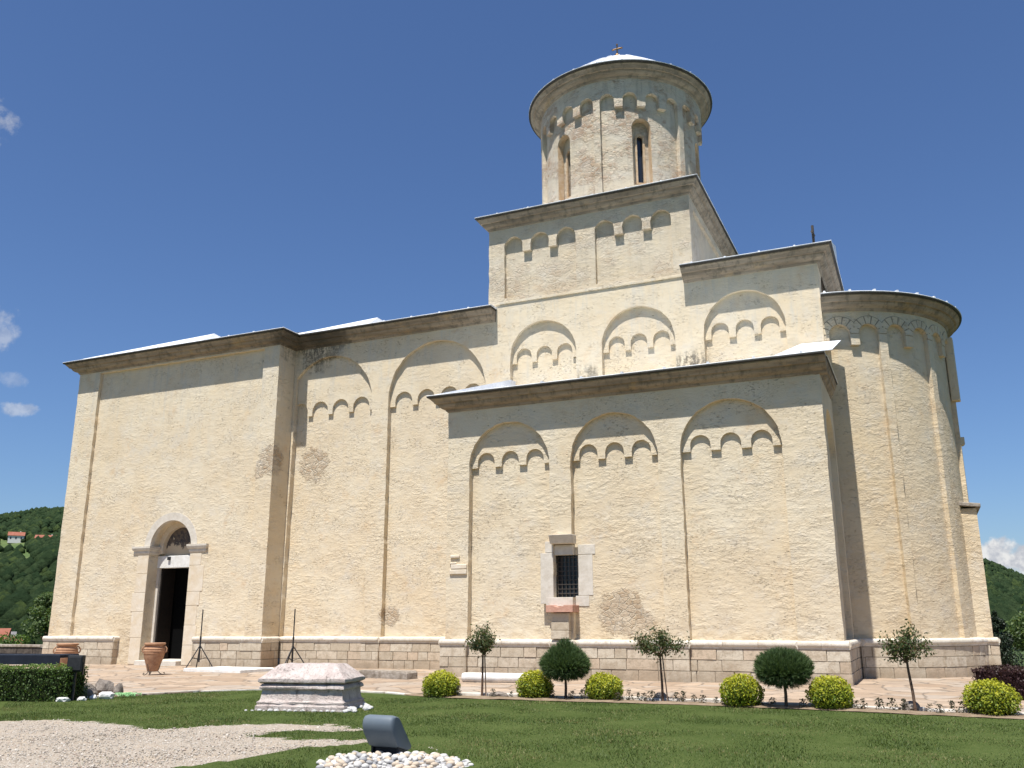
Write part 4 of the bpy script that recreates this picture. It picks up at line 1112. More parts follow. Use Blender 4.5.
# hedges
def hedge(name, lab, x0, x1, y0, y1, h, n, mat, core, size, group=None, rz=0, loc=(0, 0, 0), cat='hedge', rnd=.12):
    t = thing(name, lab, cat, loc, rz)
    w, d = x1-x0, y1-y0; P = []; N = []
    A = [w*d, w*h, w*h, d*h, d*h]; A = np.array(A)/sum(A)
    for k in range(n):
        f = RNG.choice(5, p=A); a, b_ = RNG.random(), RNG.random()
        if f == 0: p, q = (x0+a*w, y0+b_*d, h), (0, 0, 1)
        elif f == 1: p, q = (x0+a*w, y0, b_*h), (0, -1, 0)
        elif f == 2: p, q = (x0+a*w, y1, b_*h), (0, 1, 0)
        elif f == 3: p, q = (x0, y0+a*d, b_*h), (-1, 0, 0)
        else: p, q = (x1, y0+a*d, b_*h), (1, 0, 0)
        p = list(p)
        # rounded shoulders and uneven clipping
        e = min(1, max(0, (p[2]-h+rnd)/rnd)); ed = min(p[0]-x0, x1-p[0], p[1]-y0, y1-p[1])
        if f == 0 and ed < rnd: p[2] -= (rnd-ed)**2/rnd*.6
        k_ = .05*noise.noise(Vector(p)*2.2)+RNG.normal(0, .014)
        p = [p[i]+q[i]*k_ for i in range(3)]
        P.append(p); N.append((q[0], q[1], q[2]+.3))
    P = np.array(P); top = (np.array(N)[:, 2] > 1)
    tint = np.stack([np.clip(RNG.normal(.45, .3, n), 0, 1), np.where(top, RNG.random(n)*.9, (RNG.random(n) < .06)*.6), np.zeros(n)], 1)
    link('foliage', leaves_mesh('foliage', P, size, mat, np.array(N), .6, tint, .6), t)
    mb = MB(); mb.box(x0+.05, x1-.05, y0+.05, y1-.05, 0, h-.06); mb.obj('dark_core', core, t)  # plain dark box added as filling behind the leaves
    return t
hedge('box_hedge', 'clipped green box hedge at the left edge of the lawn', -6, 0, 0, .85, .66, 15000, 'hedge', 'hedge_core', .042, loc=(-15.85, 13.75, 0), rz=rad(22))
hedge('purple_hedge', 'clipped dark purple hedge beside the apse', 0, 5.5, 0, 1.6, .60, 13000, 'purple', 'purple_core', .045, loc=(.68, 20.9, 0), rz=rad(-14))


def broad_tree(name, lab, x, y, z, h, r, mat, n, seed, size, group=None, conifer=False):
    rs_ = np.random.default_rng(seed)
    t = thing(name, lab, 'tree', (x, y, z), 0, group)
    mb = MB(); mb.tube([(0, 0, -.3), (.03*h, 0, h*.3), (0, .02*h, h*.75)], [h*.028, h*.02, h*.006], 8)
    cl = []
    for k in range(26):
        a = rs_.uniform(0, 6.28)
        if conifer: zz_ = rs_.uniform(.05, 1.); rr_ = r*(1.02-zz_)*.8+.05; c = Vector((math.cos(a)*rr_*.6, math.sin(a)*rr_*.6, h*zz_)); cr = .30*r*(1.25-zz_)
        else:
            ph = rs_.uniform(-.5, 1.); q = math.sqrt(max(0, 1-ph*ph*.9)); c = Vector((math.cos(a)*q*r*.72, math.sin(a)*q*r*.72, h*.6+ph*h*.32)); cr = r*rs_.uniform(.28, .46)
            mb.tube([(0, 0, h*.3), tuple(c*.6+Vector((0, 0, h*.16))), tuple(c)], [h*.010, h*.006, h*.002], 5)
        cl.append((c, cr))
    mb.obj('trunk', 'bark', t, smooth=50)
    per = n//len(cl); P = []; N = []
    for c, cr in cl:
        d = rs_.normal(size=(per, 3)); d /= np.linalg.norm(d, axis=1)[:, None]
        rr_ = cr*rs_.uniform(.55, 1.05, per)**.6
        P.append(np.array(c)+d*rr_[:, None]*np.array([1, 1, .75 if not conifer else 1.3])); N.append(d+np.array([0, 0, .5]))
    P = np.concatenate(P); N = np.concatenate(N)
    link('crown', leaves_mesh('crown', P, size, mat, N, .6, None, .55), t)
    return t
broad_tree('broadleaf_tree', 'bright green leafy tree left of the church, below the hill', -48.2, 40, -1.2, 4.6, 1.35, 'tree_leaf', 5200, 4, .17)
broad_tree('low_bush', 'dark round bush at the far left, before the red roofs', -48.9, 38, -.9, 1.7, 1.3, 'hedge', 3000, 14, .15)
broad_tree('broadleaf_tree', 'sunlit green tree at the right edge, behind the dark conifers', 3.5, 36., -.5, 2.5, 1.25, 'tree_leaf', 7000, 6, .11)
broad_tree('conifer_tree', 'dark conifer close to the apse behind the purple hedge', 1.95, 33., 0, 1.75, .85, 'conifer', 9000, 7, .07, conifer=True)
broad_tree('conifer_tree', 'low dark conifer behind the purple hedge at the right edge', 3.2, 31.5, 0, 1.35, 1.1, 'conifer', 9000, 17, .07, conifer=True)
broad_tree('broadleaf_tree', 'dark spreading tree farther behind the right conifers', 11.5, 47., -1., 3.4, 2.2, 'hedge', 5200, 16, .17)
# woods on the hills
def forest():
    bm = bmesh.new(); bmesh.ops.create_icosphere(bm, subdivisions=1, radius=1); bv = np.array([v.co[:] for v in bm.verts]); bf = np.array([[v.index for v in f.verts] for f in bm.faces]); bm.free()
    VV = []; FF = []; CC = []; o = 0
    def put(a0, a1, n, r0, r1, smin, smax):
        nonlocal o, CC
        for k in range(n):
            az = random.uniform(a0, a1); r = math.sqrt(random.uniform(r0*r0, r1*r1)); x, y = r*math.sin(rad(az)), r*math.cos(rad(az)); z = hgt(x, y)
            if field(x, y, z) and random.random() > .03: continue
            s_ = random.uniform(smin, smax)*(.75+.5*noise.noise(Vector((x*.01, y*.01, 5))))
            d = 1+.30*np.array([noise.noise(Vector(v)*2.0+Vector((k*.37, k*.11, 0))) for v in bv])[:, None]
            R_ = random.uniform(0, 6.28); c, s2 = math.cos(R_), math.sin(R_)
            v = bv*d*np.array([s_, s_, s_*random.uniform(.9, 1.5)]); v = np.stack([v[:, 0]*c-v[:, 1]*s2, v[:, 0]*s2+v[:, 1]*c, v[:, 2]], 1)+np.array([x, y, z+s_*.55])
            VV.append(v); FF.append(bf+o); o += len(bv); CC += [(random.random(), random.random(), 0)]*len(bf)
    put(-59, -48, 11500, 300, 1630, 2.6, 5.2); put(-60, -48, 900, 130, 420, 1.6, 3.4); put(1.2, 9, 7500, 260, 1630, 2.6, 5.2); put(1, 9, 500, 130, 420, 1.6, 3.2)
    V = np.concatenate(VV); F = np.concatenate(FF); n = len(F)
    me = bpy.data.meshes.new('forest'); me.vertices.add(len(V)); me.vertices.foreach_set('co', V.ravel().astype(np.float32))
    me.loops.add(n*3); me.loops.foreach_set('vertex_index', F.ravel().astype(np.int32)); me.polygons.add(n); me.polygons.foreach_set('loop_start', np.arange(0, n*3, 3, dtype=np.int32))
    ca = me.color_attributes.new('tint', 'FLOAT_COLOR', 'CORNER'); c = np.concatenate([np.array(CC), np.ones((n, 1))], 1).astype(np.float32); ca.data.foreach_set('color', np.repeat(c, 3, axis=0).ravel())
    me.polygons.foreach_set('use_smooth', [True]*n)
    m, nt, b = new_mat('forest_canopy', 1., .02); v = objco(nt)
    a = nd(nt, 'ShaderNodeAttribute', attribute_name='tint'); s = nd(nt, 'ShaderNodeSeparateColor', {0: a.outputs['Color']})
    col = mixc(nt, s.outputs[0], (.024, .044, .020), (.046, .070, .030))
    col = mixc(nt, maprange(nt, s.outputs[1], .8, 1., 0., .7), col, (.075, .105, .032))
    n1 = nz(nt, v, .55, 6., .75); col = mixc(nt, maprange(nt, n1, .42, .62, .0, .6), col, (.014, .028, .012))
    nt.links.new(col, b.inputs['Base Color']); bump(nt, b, n1, 2.2, 1.)
    me.materials.append(m); me.update()
    tag(link('forest', me), kind='stuff')
forest()
def on_ray(az, el):
    lo, hi = 140., 1590.
    for k in range(50):
        mid = (lo+hi)/2; x, y = mid*math.sin(rad(az)), mid*math.cos(rad(az))
        if math.degrees(math.atan2(hgt(x, y)-1.5, mid)) < el: lo = mid
        else: hi = mid
    return x, y, hgt(x, y)
def house(lab, x, y, z, w, d, h, rh, rz, wins=3, group=None):
    t = thing('house', lab, 'house', (x, y, z), rz, group)
    mb = MB(); mb.box(-w/2, w/2, -d/2, d/2, -1.5, h); mb.add([(-w/2, -d/2, h), (-w/2, d/2, h), (-w/2, 0, h+rh*.94), (w/2, -d/2, h), (w/2, d/2, h), (w/2, 0, h+rh*.94)], [(0, 1, 2), (3, 5, 4)]); mb.obj('wall', 'wall_far', t)
    mb = MB(); e = .5
    for s_ in (-1, 1): mb.add([(-w/2-e, s_*(d/2+e), h-.3), (w/2+e, s_*(d/2+e), h-.3), (w/2+e, 0, h+rh), (-w/2-e, 0, h+rh), (-w/2-e, s_*(d/2+e), h-.1), (w/2+e, s_*(d/2+e), h-.1), (w/2+e, 0, h+rh+.2), (-w/2-e, 0, h+rh+.2)], [(4, 5, 6, 7), (0, 1, 5, 4), (1, 2, 6, 5), (3, 0, 4, 7), (0, 3, 2, 1)])
    rf = mb.obj('roof', 'roof_far', t, fix=True)
    mb = MB(); mb.box(w*.2, w*.2+.7, .4, 1.1, h+rh*.5, h+rh+.9); mb.obj('chimney', 'wall_far', rf)
    for k in range(wins):
        mb = MB(); xx = -w/2+w*(k+.5)/wins; mb.box(xx-.5, xx+.5, -d/2-.06, -d/2+.05, h*.35, h*.75); mb.obj('window', 'glass', t)
x, y, z = on_ray(-52.45, 4.35); house('small white hillside house with a pale red roof, left of two', x, y, z+.5, 11, 8, 4.5, 2.8, rad(50), 3, 'houses on the hillside')
x, y, z = on_ray(-50.95, 4.3); house('long low hillside house with a red roof, right of two', x, y, z+.5, 15, 8, 3.6, 2.6, rad(45), 4, 'houses on the hillside')
def at(az, r): return r*math.sin(rad(az)), r*math.cos(rad(az))
x, y = at(-53.8, 165); house('large house with a wide red tiled roof, far left below the hill', x, y, -8.8, 9, 8, 6.4, 3.1, rad(40), 3, 'red-roofed houses below the hill')
x, y = at(-52.3, 162); house('smaller red-roofed house tucked against the larger one', x, y, -8.9, 3.6, 5, 6.2, 2.2, rad(58), 2, 'red-roofed houses below the hill')
x, y = at(-50.9, 158); house('house showing only its reddish roof tip beside the church corner', x, y, -9.2, 4.5, 4.5, 4.2, 2.2, rad(50), 2, 'red-roofed houses below the hill')
# low dark wall and a cloth-covered table behind the hedge
mb = MB(); xx = 0
while xx < 14:
    L = random.uniform(.5, 1.1)
    for k in range(2): mb.box(xx, xx+L-.02, 0, .42+random.uniform(-.02, .02), k*.27, k*.27+.255)
    xx += L
t = thing('low_wall', 'low dark stone wall left of the church corner', 'wall', (-48.4, 28.4, 0)); mb.obj('stonework', 'dark_stone', t, bevel=.02)
mb = MB(); mb.box(-.05, 14, -.04, .48, .545, .65); mb.obj('coping', 'rough', t, bevel=.02)
t = thing('covered_table', 'long table under a dark blue cloth behind the box hedge', 'table', (-18.0, 15.6, 0), rad(14))
mb = MB(); mb.box(-5.5, 0, -.35, .35, .76, .83); mb.obj('tabletop', 'dark_cloth', t, bevel=.015)
mb = MB(); mb.box(-5.52, .02, -.37, -.355, .62, .815); mb.obj('cloth', 'dark_cloth', t)
for px, py in ((-.2, -.3), (-.2, .3), (-5.3, -.3), (-5.3, .3)): mb = MB(); mb.box(px-.03, px+.03, py-.03, py+.03, 0, .76); mb.obj('leg', 'stand', t)

# ------------------------------------------------------------------ things on the paving
def speaker_stand(lab, x, y, rz):
    t = thing('tripod_stand', lab, 'stand', (x, y, .03), rz, 'empty black tripod stands before the church')
    mb = MB(); mb.tube([(0, 0, .22), (0, 0, 1.02)], .028, 10); mb.tube([(0, 0, 1.0), (0, 0, 1.88)], .020, 10); mb.lathe([(.001, 1.88), (.02, 1.88), (.02, 1.93), (.001, 1.94)], 10); mb.obj('pole', 'stand', t, smooth=40)
    mb = MB(); mb.lathe([(.022, .66), (.036, .67), (.036, .76), (.022, .77)], 12); mb.lathe([(.022, .98), (.032, .985), (.032, 1.04), (.016, 1.05)], 12); mb.tube([(0, -.02, 1.01), (0, -.08, 1.01)], .012, 8); mb.obj('collar', 'stand', t, smooth=40)
    for k in range(3):
        a = k*2*math.pi/3; c, s_ = math.cos(a), math.sin(a)
        mb = MB(); mb.tube([(c*.03, s_*.03, .72), (c*.52, s_*.52, .015)], .019, 8); mb.tube([(c*.02, s_*.02, .30), (c*.26, s_*.26, .39)], .009, 6); mb.tube([(c*.51, s_*.51, .03), (c*.54, s_*.54, .0)], .02, 8); mb.obj('leg', 'stand', t, smooth=40)
speaker_stand('empty black tripod stand beside the church doorway', -22.51, 24.72, .35)
speaker_stand('empty black tripod stand behind the stone sarcophagus', -19.05, 25.2, .55)

def pot(lab, x, y, rz, labs):
    s_ = thing('plant_stand', labs, 'stand', (x, y, .03), rz, 'wrought iron pot stands')
    mb = MB(); mb.lathe([(.20, .30), (.212, .30), (.212, .325), (.20, .325), (.20, .30)], 20); mb.lathe([(.14, .10), (.15, .10), (.15, .115), (.14, .115), (.14, .10)], 20); mb.obj('ring', 'iron', s_)
    for k in range(3):
        a = k*2.094; c, q = math.cos(a), math.sin(a); P = []
        for r_0, z in ((.21, .33), (.19, .22), (.15, .11), (.22, .04), (.31, .01), (.36, .03), (.34, .07), (.31, .055)): P.append((c*r_0, q*r_0, z))
        mb = MB(); mb.tube(P, .013, 7); mb.obj('leg', 'iron', s_, smooth=50)
    t = thing('terracotta_pot', lab, 'pot', (x, y, .14), rz, 'ribbed terracotta pots')
    pr = [(.001, .0), (.15, .0), (.165, .03), (.20, .16), (.255, .32), (.285, .43), (.295, .50), (.303, .51), (.30, .525), (.305, .56), (.313, .57), (.305, .585), (.30, .63), (.308, .64), (.29, .66), (.255, .705), (.25, .73), (.285, .75), (.305, .765), (.305, .80), (.285, .81), (.25, .80), (.22, .70), (.001, .66)]
    mb = MB(); mb.lathe(pr, 36); mb.obj('body', 'terra', t, smooth=45, fix=True)
    mb = MB(); mb.lathe([(.001, .72), (.245, .725)], 24); mb.obj('soil', 'grey_rock', t)
    for k in (0, 1):
        a = k*math.pi; c, q = math.cos(a), math.sin(a)
        mb = MB(); mb.tube([(c*.29, q*.29, .52), (c*.35, q*.35, .56), (c*.36, q*.36, .64), (c*.30, q*.30, .71), (c*.26, q*.26, .71)], [.025, .022, .02, .02, .025], 8); mb.obj('handle', 'terra', t, smooth=50)
pot('big terracotta pot in an iron stand in front of the doorway', -21.25, 21.43, .5, 'wrought iron stand with curled feet under the doorway pot')
pot('big terracotta pot behind the hedge at the church\'s left corner', -23.31, 20.08, .9, 'wrought iron stand under the pot behind the hedge')

def slab(name, lab, cx, cy, w, d, h, rz, mat, seed, z=.03, bev=.03):
    mb = MB(); n = 14; rs_ = np.random.default_rng(seed); T = []
    V = []; pts = [(-w/2+w*k/6, -d/2) for k in range(6)]+[(w/2, -d/2+d*k/2) for k in range(2)]+[(w/2-w*k/6, d/2) for k in range(6)]+[(-w/2, d/2-d*k/2) for k in range(2)]
    pts = [(a+rs_.normal(0, .03), b_+rs_.normal(0, .03)) for a, b_ in pts]; m_ = len(pts)
    for zz_, k in ((0, 1.0), (h*.8, .995), (h, .95)):
        for a, b_ in pts: V.append((a*k, b_*k, zz_+(rs_.normal(0, .008) if zz_ else 0)))
    F = [(r*m_+k, r*m_+(k+1) % m_, (r+1)*m_+(k+1) % m_, (r+1)*m_+k) for r in range(2) for k in range(m_)]+[tuple(2*m_+k for k in range(m_))]
    mb.add(V, F); o = mb.obj(name, mat); o.location = (cx, cy, z); o.rotation_euler = (0, 0, rz)
    tag(o, lab, 'stone slab'); return o
slab('stone_slab', 'broad white marble slab lying on the paving behind the sarcophagus', -20.6, 24.0, 2.5, 1.5, .10, rad(-4), 'slab', 1)
slab('stone_beam', 'narrow weathered grey stone beam lying right of the sarcophagus', -13.9, 22.6, 1.9, .42, .20, rad(-8), 'rough', 2)
# fallen column shaft
mb = MB(); mb.lathe([(.001, -.95), (.105, -.95), (.12, -.90), (.125, -.2), (.12, .4), (.125, .88), (.11, .93), (.001, .93)], 18)
o = mb.obj('column_shaft', 'slab', smooth=40, fix=True); o.rotation_euler = (0, math.pi/2, rad(6)); o.location = (-10.2, 22.0, .14); tag(o, 'white marble column shaft lying along the chapel plinth', 'column')

# ------------------------------------------------------------------ sarcophagus
m, nt, b = new_mat('weathered_pink_stone', .95, .1); v = objco(nt)
n0 = nz(nt, v, 6., 8., .7); n1_ = nz(nt, v, 24., 6., .75)
zz = nd(nt, 'ShaderNodeSeparateXYZ', {0: nd(nt, 'ShaderNodeNewGeometry').outputs['Normal']}).outputs[2]
col = mixc(nt, maprange(nt, n0, .35, .65), (.47, .39, .35), (.60, .53, .48))
col = mixc(nt, mth(nt, 'MULTIPLY', maprange(nt, n1_, .5, .64), .75), col, (.25, .20, .18))
col = mixc(nt, mth(nt, 'MULTIPLY', maprange(nt, nz(nt, objco(nt, (3, 3, .7)), 3., 6., .7), .53, .68), .7), col, (.13, .11, .095))
nt.links.new(col, b.inputs['Base Color']); k_ = bump(nt, b, n0, .03, .8); bump(nt, b, n1_, .015, .9, k_)
M['tomb'] = m
t = thing('sarcophagus', 'pinkish weathered stone sarcophagus with a hipped lid on the lawn', 'sarcophagus', (-10.42, 14.42, 0), rad(13))
HX, HY = .84, .54
def tomb(name, prof, seed, jitter=.006):
    V = []; F = []; rs_ = random.Random(seed); nx, nyy = 12, 6
    for ins, z in prof:
        a, c = HX-ins, HY-ins*(1.0 if ins < .2 else 1.0)
        P = [(-a+2*a*k/nx, -c) for k in range(nx)]+[(a, -c+2*c*k/nyy) for k in range(nyy)]+[(a-2*a*k/nx, c) for k in range(nx)]+[(-a, c-2*c*k/nyy) for k in range(nyy)]
        V += [(x+rs_.uniform(-1, 1)*jitter, y+rs_.uniform(-1, 1)*jitter, z+rs_.uniform(-1, 1)*jitter) for x, y in P]
    m_ = 2*(nx+nyy)
    for r in range(len(prof)-1):
        for k in range(m_): F.append((r*m_+k, r*m_+(k+1) % m_, (r+1)*m_+(k+1) % m_, (r+1)*m_+k))
    F.append(tuple((len(prof)-1)*m_+k for k in range(m_)))
    mb = MB(); mb.add(V, F); return mb.obj(name, 'tomb', t, smooth=35, fix=True)
tomb('base', [(.0, -.02), (.0, .08), (.02, .10), (.025, .12)], 1)
tomb('body', [(.035, .11), (.02, .125), (.02, .15), (.05, .165), (.065, .20), (.085, .34), (.075, .36), (.085, .365)], 2)
tomb('moulding', [(.11, .352), (.05, .362), (.035, .375), (.035, .405), (.055, .43), (.075, .45), (.11, .455)], 3)
tomb('lid', [(.13, .452), (.06, .466), (.02, .485), (.015, .52), (.02, .545), (.06, .575), (.28, .775), (.30, .785)], 4, .005)
WR = [rock_mesh('white_stone', 1, 'white_rock', k+30, (1, .8, .6), .3, 2) for k in range(4)]
for k in range(30):
    if k < 17: u, w = -.95+k*.115, -.60+random.uniform(-.05, .05); r = random.uniform(.022, .058); w += random.uniform(-.05, .06)
    else: u, w = random.uniform(.78, 1.12), -.58+(k-17)*.085; r = random.uniform(.045, .095)
    c, s_ = math.cos(rad(13)), math.sin(rad(13)); o = link('white_stone', WR[k % 4]); o.scale = (r, r, r); o.rotation_euler = (0, 0, random.uniform(0, 6)); o.location = (-10.42+u*c-w*s_, 14.42+u*s_+w*c, r*.35)
    tag(o, 'small white stone along the front foot of the sarcophagus' if k < 17 else 'white stone heaped by the right end of the sarcophagus', 'stone', 'white stones round the sarcophagus')

# rocks, lamp and net by the hedge
RL = [(-15.95, 13.78, .13, 'white_rock', (1.2, 1, .5), 'long pale rock in the grass in front of the hedge corner'),
      (-15.80, 14.10, .08, 'white_rock', (1.1, 1, .7), 'small pale rock just right of the lamp post foot'),
      (-15.85, 14.42, .075, 'white_rock', (1, 1, .8), 'small pale rock at the front middle of the rock pile'),
      (-15.70, 14.62, .16, 'white_rock', (1.15, .9, .6), 'largest pale rock, front right of the rock pile'),
      (-16.38, 14.70, .21, 'grey_rock', (1.1, 1, .85), 'big dark rock in the middle of the pile behind the lamp'),
      (-16.45, 15.25, .20, 'grey_rock', (1., 1, 1.15), 'tall dark rock at the right of the rock pile'),
      (-16.15, 15.35, .11, 'grey_rock', (.8, 1, 1.5), 'narrow upright dark rock at the right end of the pile'),
      (-16.75, 14.55, .11, 'white_rock', (.9, 1, 1.2), 'upright pale rock partly hidden behind the lamp post'),
      (-17.2, 15.1, .17, 'tan_rock', (1.0, 1, .9), 'tan brown rock at the back of the pile beside the lamp'),
      (-16.95, 15.4, .19, 'rough', (1.4, 1, .75), 'flat greyish rock lying across the back of the pile')]
for i, (x, y, r, mt, sq, lab) in enumerate(RL): rock_thing('rock', lab, 'rock', x, y, r, mt, i*2+1, sq, None, i, 'rocks piled by the hedge')
t = thing('garden_lamp', 'black square garden lamp on a short post beside the hedge', 'lamp', (-15.94, 13.99, 0), rad(26))
mb = MB(); mb.tube([(0, 0, -.05), (0, 0, .55)], .032, 10); mb.obj('post', 'stand', t, smooth=40)
mb = MB(); mb.box(-.155, .155, -.08, .08, .565, .885); hd = mb.obj('housing', 'flood_dark', t, bevel=.02)
mb = MB(); mb.box(-.13, .13, -.092, -.078, .595, .855); mb.obj('panel', 'stand', hd, bevel=.008)
for k in range(2): mb = MB(); mb.box(.161-.322*k-.006, .161-.322*k+.006, -.03, .03, .50, .74); mb.obj('bracket', 'stand', t)
mb = MB()
for k in range(9):
    P = []; a0 = random.uniform(0, 6.28); cx, cy = random.uniform(-.35, .35), random.uniform(-.2, .2)
    for q in range(14): a = a0+q*.55; rr_ = .10+.09*random.random(); P.append((cx+rr_*math.cos(a)*1.5+q*.01, cy+rr_*math.sin(a), .03+.11*abs(math.sin(q*1.1+k))))
    mb.tube(P, .011, 6)
o = mb.obj('garden_hose', 'green_net', smooth=50); o.location = (-15.60, 15.05, .015); o.scale = (.5, .7, .6); tag(o, 'tangled bright green hose at the paving edge by the rocks', 'hose')

# ------------------------------------------------------------------ floodlight and its pebble bed
t = thing('floodlight', 'slate blue floodlight housing seen from behind on white pebbles', 'floodlight', (-5.90, 9.62, 0), rad(-2))
t.scale = (1.16, 1.14, 1.12)
HW = .175
prof = [(-.035, .115), (-.145, .26), (-.165, .33), (-.158, .385), (-.13, .415), (-.08, .422), (-.02, .405), (.02, .36), (.245, .085), (.235, .06), (.18, .052)]
mb = MB(); n = len(prof); V = []; F = []
LV = [(-HW, .90), (-HW+.012, .965), (-HW+.04, 1.), (HW-.04, 1.), (HW-.012, .965), (HW, .90)]
cy, cz = .03, .25
for x, k in LV: V += [(x, cy+(y-cy)*k, cz+(z-cz)*k) for y, z in prof]
for i in range(len(LV)-1):
    for k in range(n): F.append((i*n+k, (i+1)*n+k, (i+1)*n+(k+1) % n, i*n+(k+1) % n))
F += [tuple(range(n)), tuple((len(LV)-1)*n+k for k in range(n-1, -1, -1))]
mb.add(V, F); mb.obj('housing', 'flood', t, smooth=40, fix=True)
mb = MB(); mb.box(-HW+.02, HW-.02, .0, .2, .0, .02)
for s_ in (-1, 1): mb.box(s_*.15-.012, s_*.15+.012, .0, .17, .0, .15)
mb.box(-.14, .14, .03, .15, .0, .12); mb.obj('bracket', 'flood_dark', t, bevel=.006)
mb = MB(); mb.add([(-HW+.02, .035, .352), (HW-.02, .035, .352), (HW-.02, .238, .102), (-HW+.02, .238, .102)], [(0, 1, 2, 3)]); mb.obj('glass_front', 'glass', t)
PB = [rock_mesh('pebble', 1, mt, k+70, (1.15, .85, .62), .16, 2) for k, mt in enumerate(('pebble_white', 'pebble_white', 'pebble_buff', 'pebble_grey', 'pebble_white', 'pebble_buff'))]
for me in PB: me.polygons.foreach_set('use_smooth', [True]*len(me.polygons))
pk = []; tries = 0
while len(pk) < 250 and tries < 9000:
    tries += 1; a = random.uniform(0, 6.28); q = math.sqrt(random.random()); x = -5.56+q*.86*math.cos(a)*(1+.1*math.sin(3*a)); y = 9.18+q*.78*math.sin(a); r = random.choice((.022, .028, .034, .042, .05))*random.uniform(.9, 1.1)
    hh = .05*(1-q*q)
    if all((x-p)**2+(y-s_)**2 > ((r+r2)*.80)**2 for p, s_, r2 in pk):
        pk.append((x, y, r)); o = link('pebble', PB[random.randrange(6)]); o.scale = (r, r, r); o.location = (x, y, hh+r*.35); o.rotation_euler = (random.uniform(-.4, .4), random.uniform(-.4, .4), random.uniform(0, 6.28))
        tag(o, 'smooth pale pebble in the bed around the floodlight', 'pebble', 'pebbles around the floodlight')
mb = MB(); V = [(-5.52, 9.18, .045)]; F = []
for j, q in enumerate((.5, .85, 1.08)):
    for k in range(28): a = k*math.tau/28; V.append((-5.52+q*.95*math.cos(a)*(1+.1*math.sin(3*a)), 9.18+q*.74*math.sin(a), .045*(1-min(1, q)**2)+(.0 if j < 2 else -.02)))
for k in range(28): F.append((0, 1+k, 1+(k+1) % 28)); F += [(1+j*28+k, 1+(j+1)*28+k, 1+(j+1)*28+(k+1) % 28, 1+j*28+(k+1) % 28) for j in range(2)]
mb.add(V, F); tag(mb.obj('pebble_mound', 'pebble_grey', smooth=True), kind='structure')

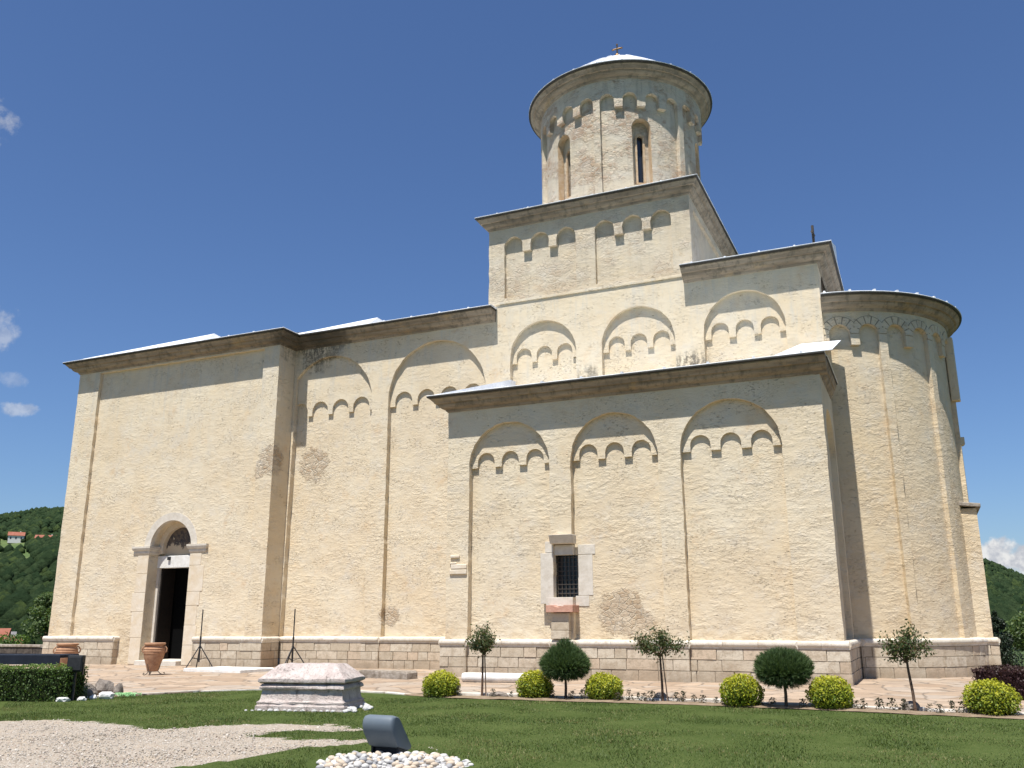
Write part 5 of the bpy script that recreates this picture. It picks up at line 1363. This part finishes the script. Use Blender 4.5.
# ------------------------------------------------------------------ grass blades and loose gravel
def grass():
    n = 330000
    # denser towards the camera, where blades show largest
    y = 4+(17.6-4)*RNG.random(n)**1.15; x = RNG.uniform(-1, 1, n)
    c = -y*.46; half = 2.+y*.66; x = c+x*half
    keep = np.zeros(n, bool); hh = np.zeros(n)
    for i in range(n):
        if y[i] > lawn_n(x[i])-.02: continue
        if ((x[i]+5.52)/1.0)**2+((y[i]-9.18)/.78)**2 < 1: continue
        u, w = x[i]+10.42, y[i]-14.42
        if abs(u*.974+w*.225) < .78 and abs(-u*.225+w*.974) < .5: continue
        g = grav(x[i], y[i])
        if RNG.random() < (1-g)**1.6+.022: keep[i] = True; hh[i] = (.021+.014*(n2(x[i], y[i], 1.3, 2)))*(1.-.35*g)
    x, y, hh = x[keep], y[keep], hh[keep]; n = len(x)
    h = hh*RNG.uniform(.6, 1.5, n); a = RNG.uniform(0, 6.28, n); w = RNG.uniform(.0028, .0055, n)*(1+y*.045)
    lx, ly = RNG.normal(0, .45, n)*h, RNG.normal(0, .45, n)*h
    B = np.stack([x, y, np.full(n, .0)], 1); d = np.stack([np.cos(a), np.sin(a), np.zeros(n)], 1)*w[:, None]
    V = np.stack([B-d, B+d, B+np.stack([lx, ly, h], 1)], 1).reshape(-1, 3)
    me = bpy.data.meshes.new('grass'); me.vertices.add(n*3); me.vertices.foreach_set('co', V.ravel().astype(np.float32)); me.loops.add(n*3); me.loops.foreach_set('vertex_index', np.arange(n*3, dtype=np.int32)); me.polygons.add(n); me.polygons.foreach_set('loop_start', np.arange(0, n*3, 3, dtype=np.int32))
    dry = np.array([max(0, n2(p, q, .8, 11)+.45*n2(p, q, 3.1, 5)) for p, q in zip(x, y)])
    tint = np.stack([np.clip(RNG.normal(.4, .28, n)+np.array([n2(p, q, .55, 8) for p, q in zip(x, y)])*.5, 0, 1), (RNG.random(n) < .05+dry*.9)*RNG.uniform(.4, 1, n), np.zeros(n), np.ones(n)], 1).astype(np.float32)
    ca = me.color_attributes.new('tint', 'FLOAT_COLOR', 'CORNER'); ca.data.foreach_set('color', np.repeat(tint, 3, axis=0).ravel())
    me.materials.append(M['grass']); me.update(); tag(link('grass', me), kind='stuff')
grass()
def loose_gravel():
    bm = bmesh.new(); bmesh.ops.create_icosphere(bm, subdivisions=1, radius=1); bv = np.array([v.co[:] for v in bm.verts]); bf = np.array([[v.index for v in f.verts] for f in bm.faces]); bm.free()
    VV = []; FF = []; CC = []; o = 0; k = 0
    while k < 15000:
        y = 4.5+8*random.random(); x = random.uniform(-y*1.15-1.2, -4.6); g = grav(x, y); k += 1
        if random.random() > g*.95: continue
        s_ = random.uniform(.006, .013)*(1.6 if random.random() < .06 else 1)
        R_ = Matrix.Rotation(random.uniform(0, 6.28), 3, 'Z') @ Matrix.Rotation(random.uniform(0, 6.28), 3, 'X'); R_ = np.array(R_)
        v = (bv*(1+.25*RNG.normal(size=(len(bv), 1)).clip(-1, 1))*np.array([1.2, .9, .7])*s_) @ R_.T+np.array([x, y, .006+s_*.4]); VV.append(v); FF.append(bf+o); o += len(bv); CC += [(random.random(), random.random(), 0)]*len(bf)
    mb = MB(); V = np.concatenate(VV); F = np.concatenate(FF); mb.V = V.tolist(); mb.F = F.tolist(); mb.C = CC; mb.M = [0]*len(F)
    m, nt, b = new_mat('gravel_stone', .95, .1); a = nd(nt, 'ShaderNodeAttribute', attribute_name='tint'); s = nd(nt, 'ShaderNodeSeparateColor', {0: a.outputs['Color']})
    col = mixc(nt, s.outputs[0], (.255, .22, .175), (.55, .50, .43)); nt.links.new(mixc(nt, maprange(nt, s.outputs[1], .85, 1.), col, (.40, .31, .25)), b.inputs['Base Color']); M['gravel'] = m
    tag(mb.obj('gravel', 'gravel'), kind='stuff')
loose_gravel()
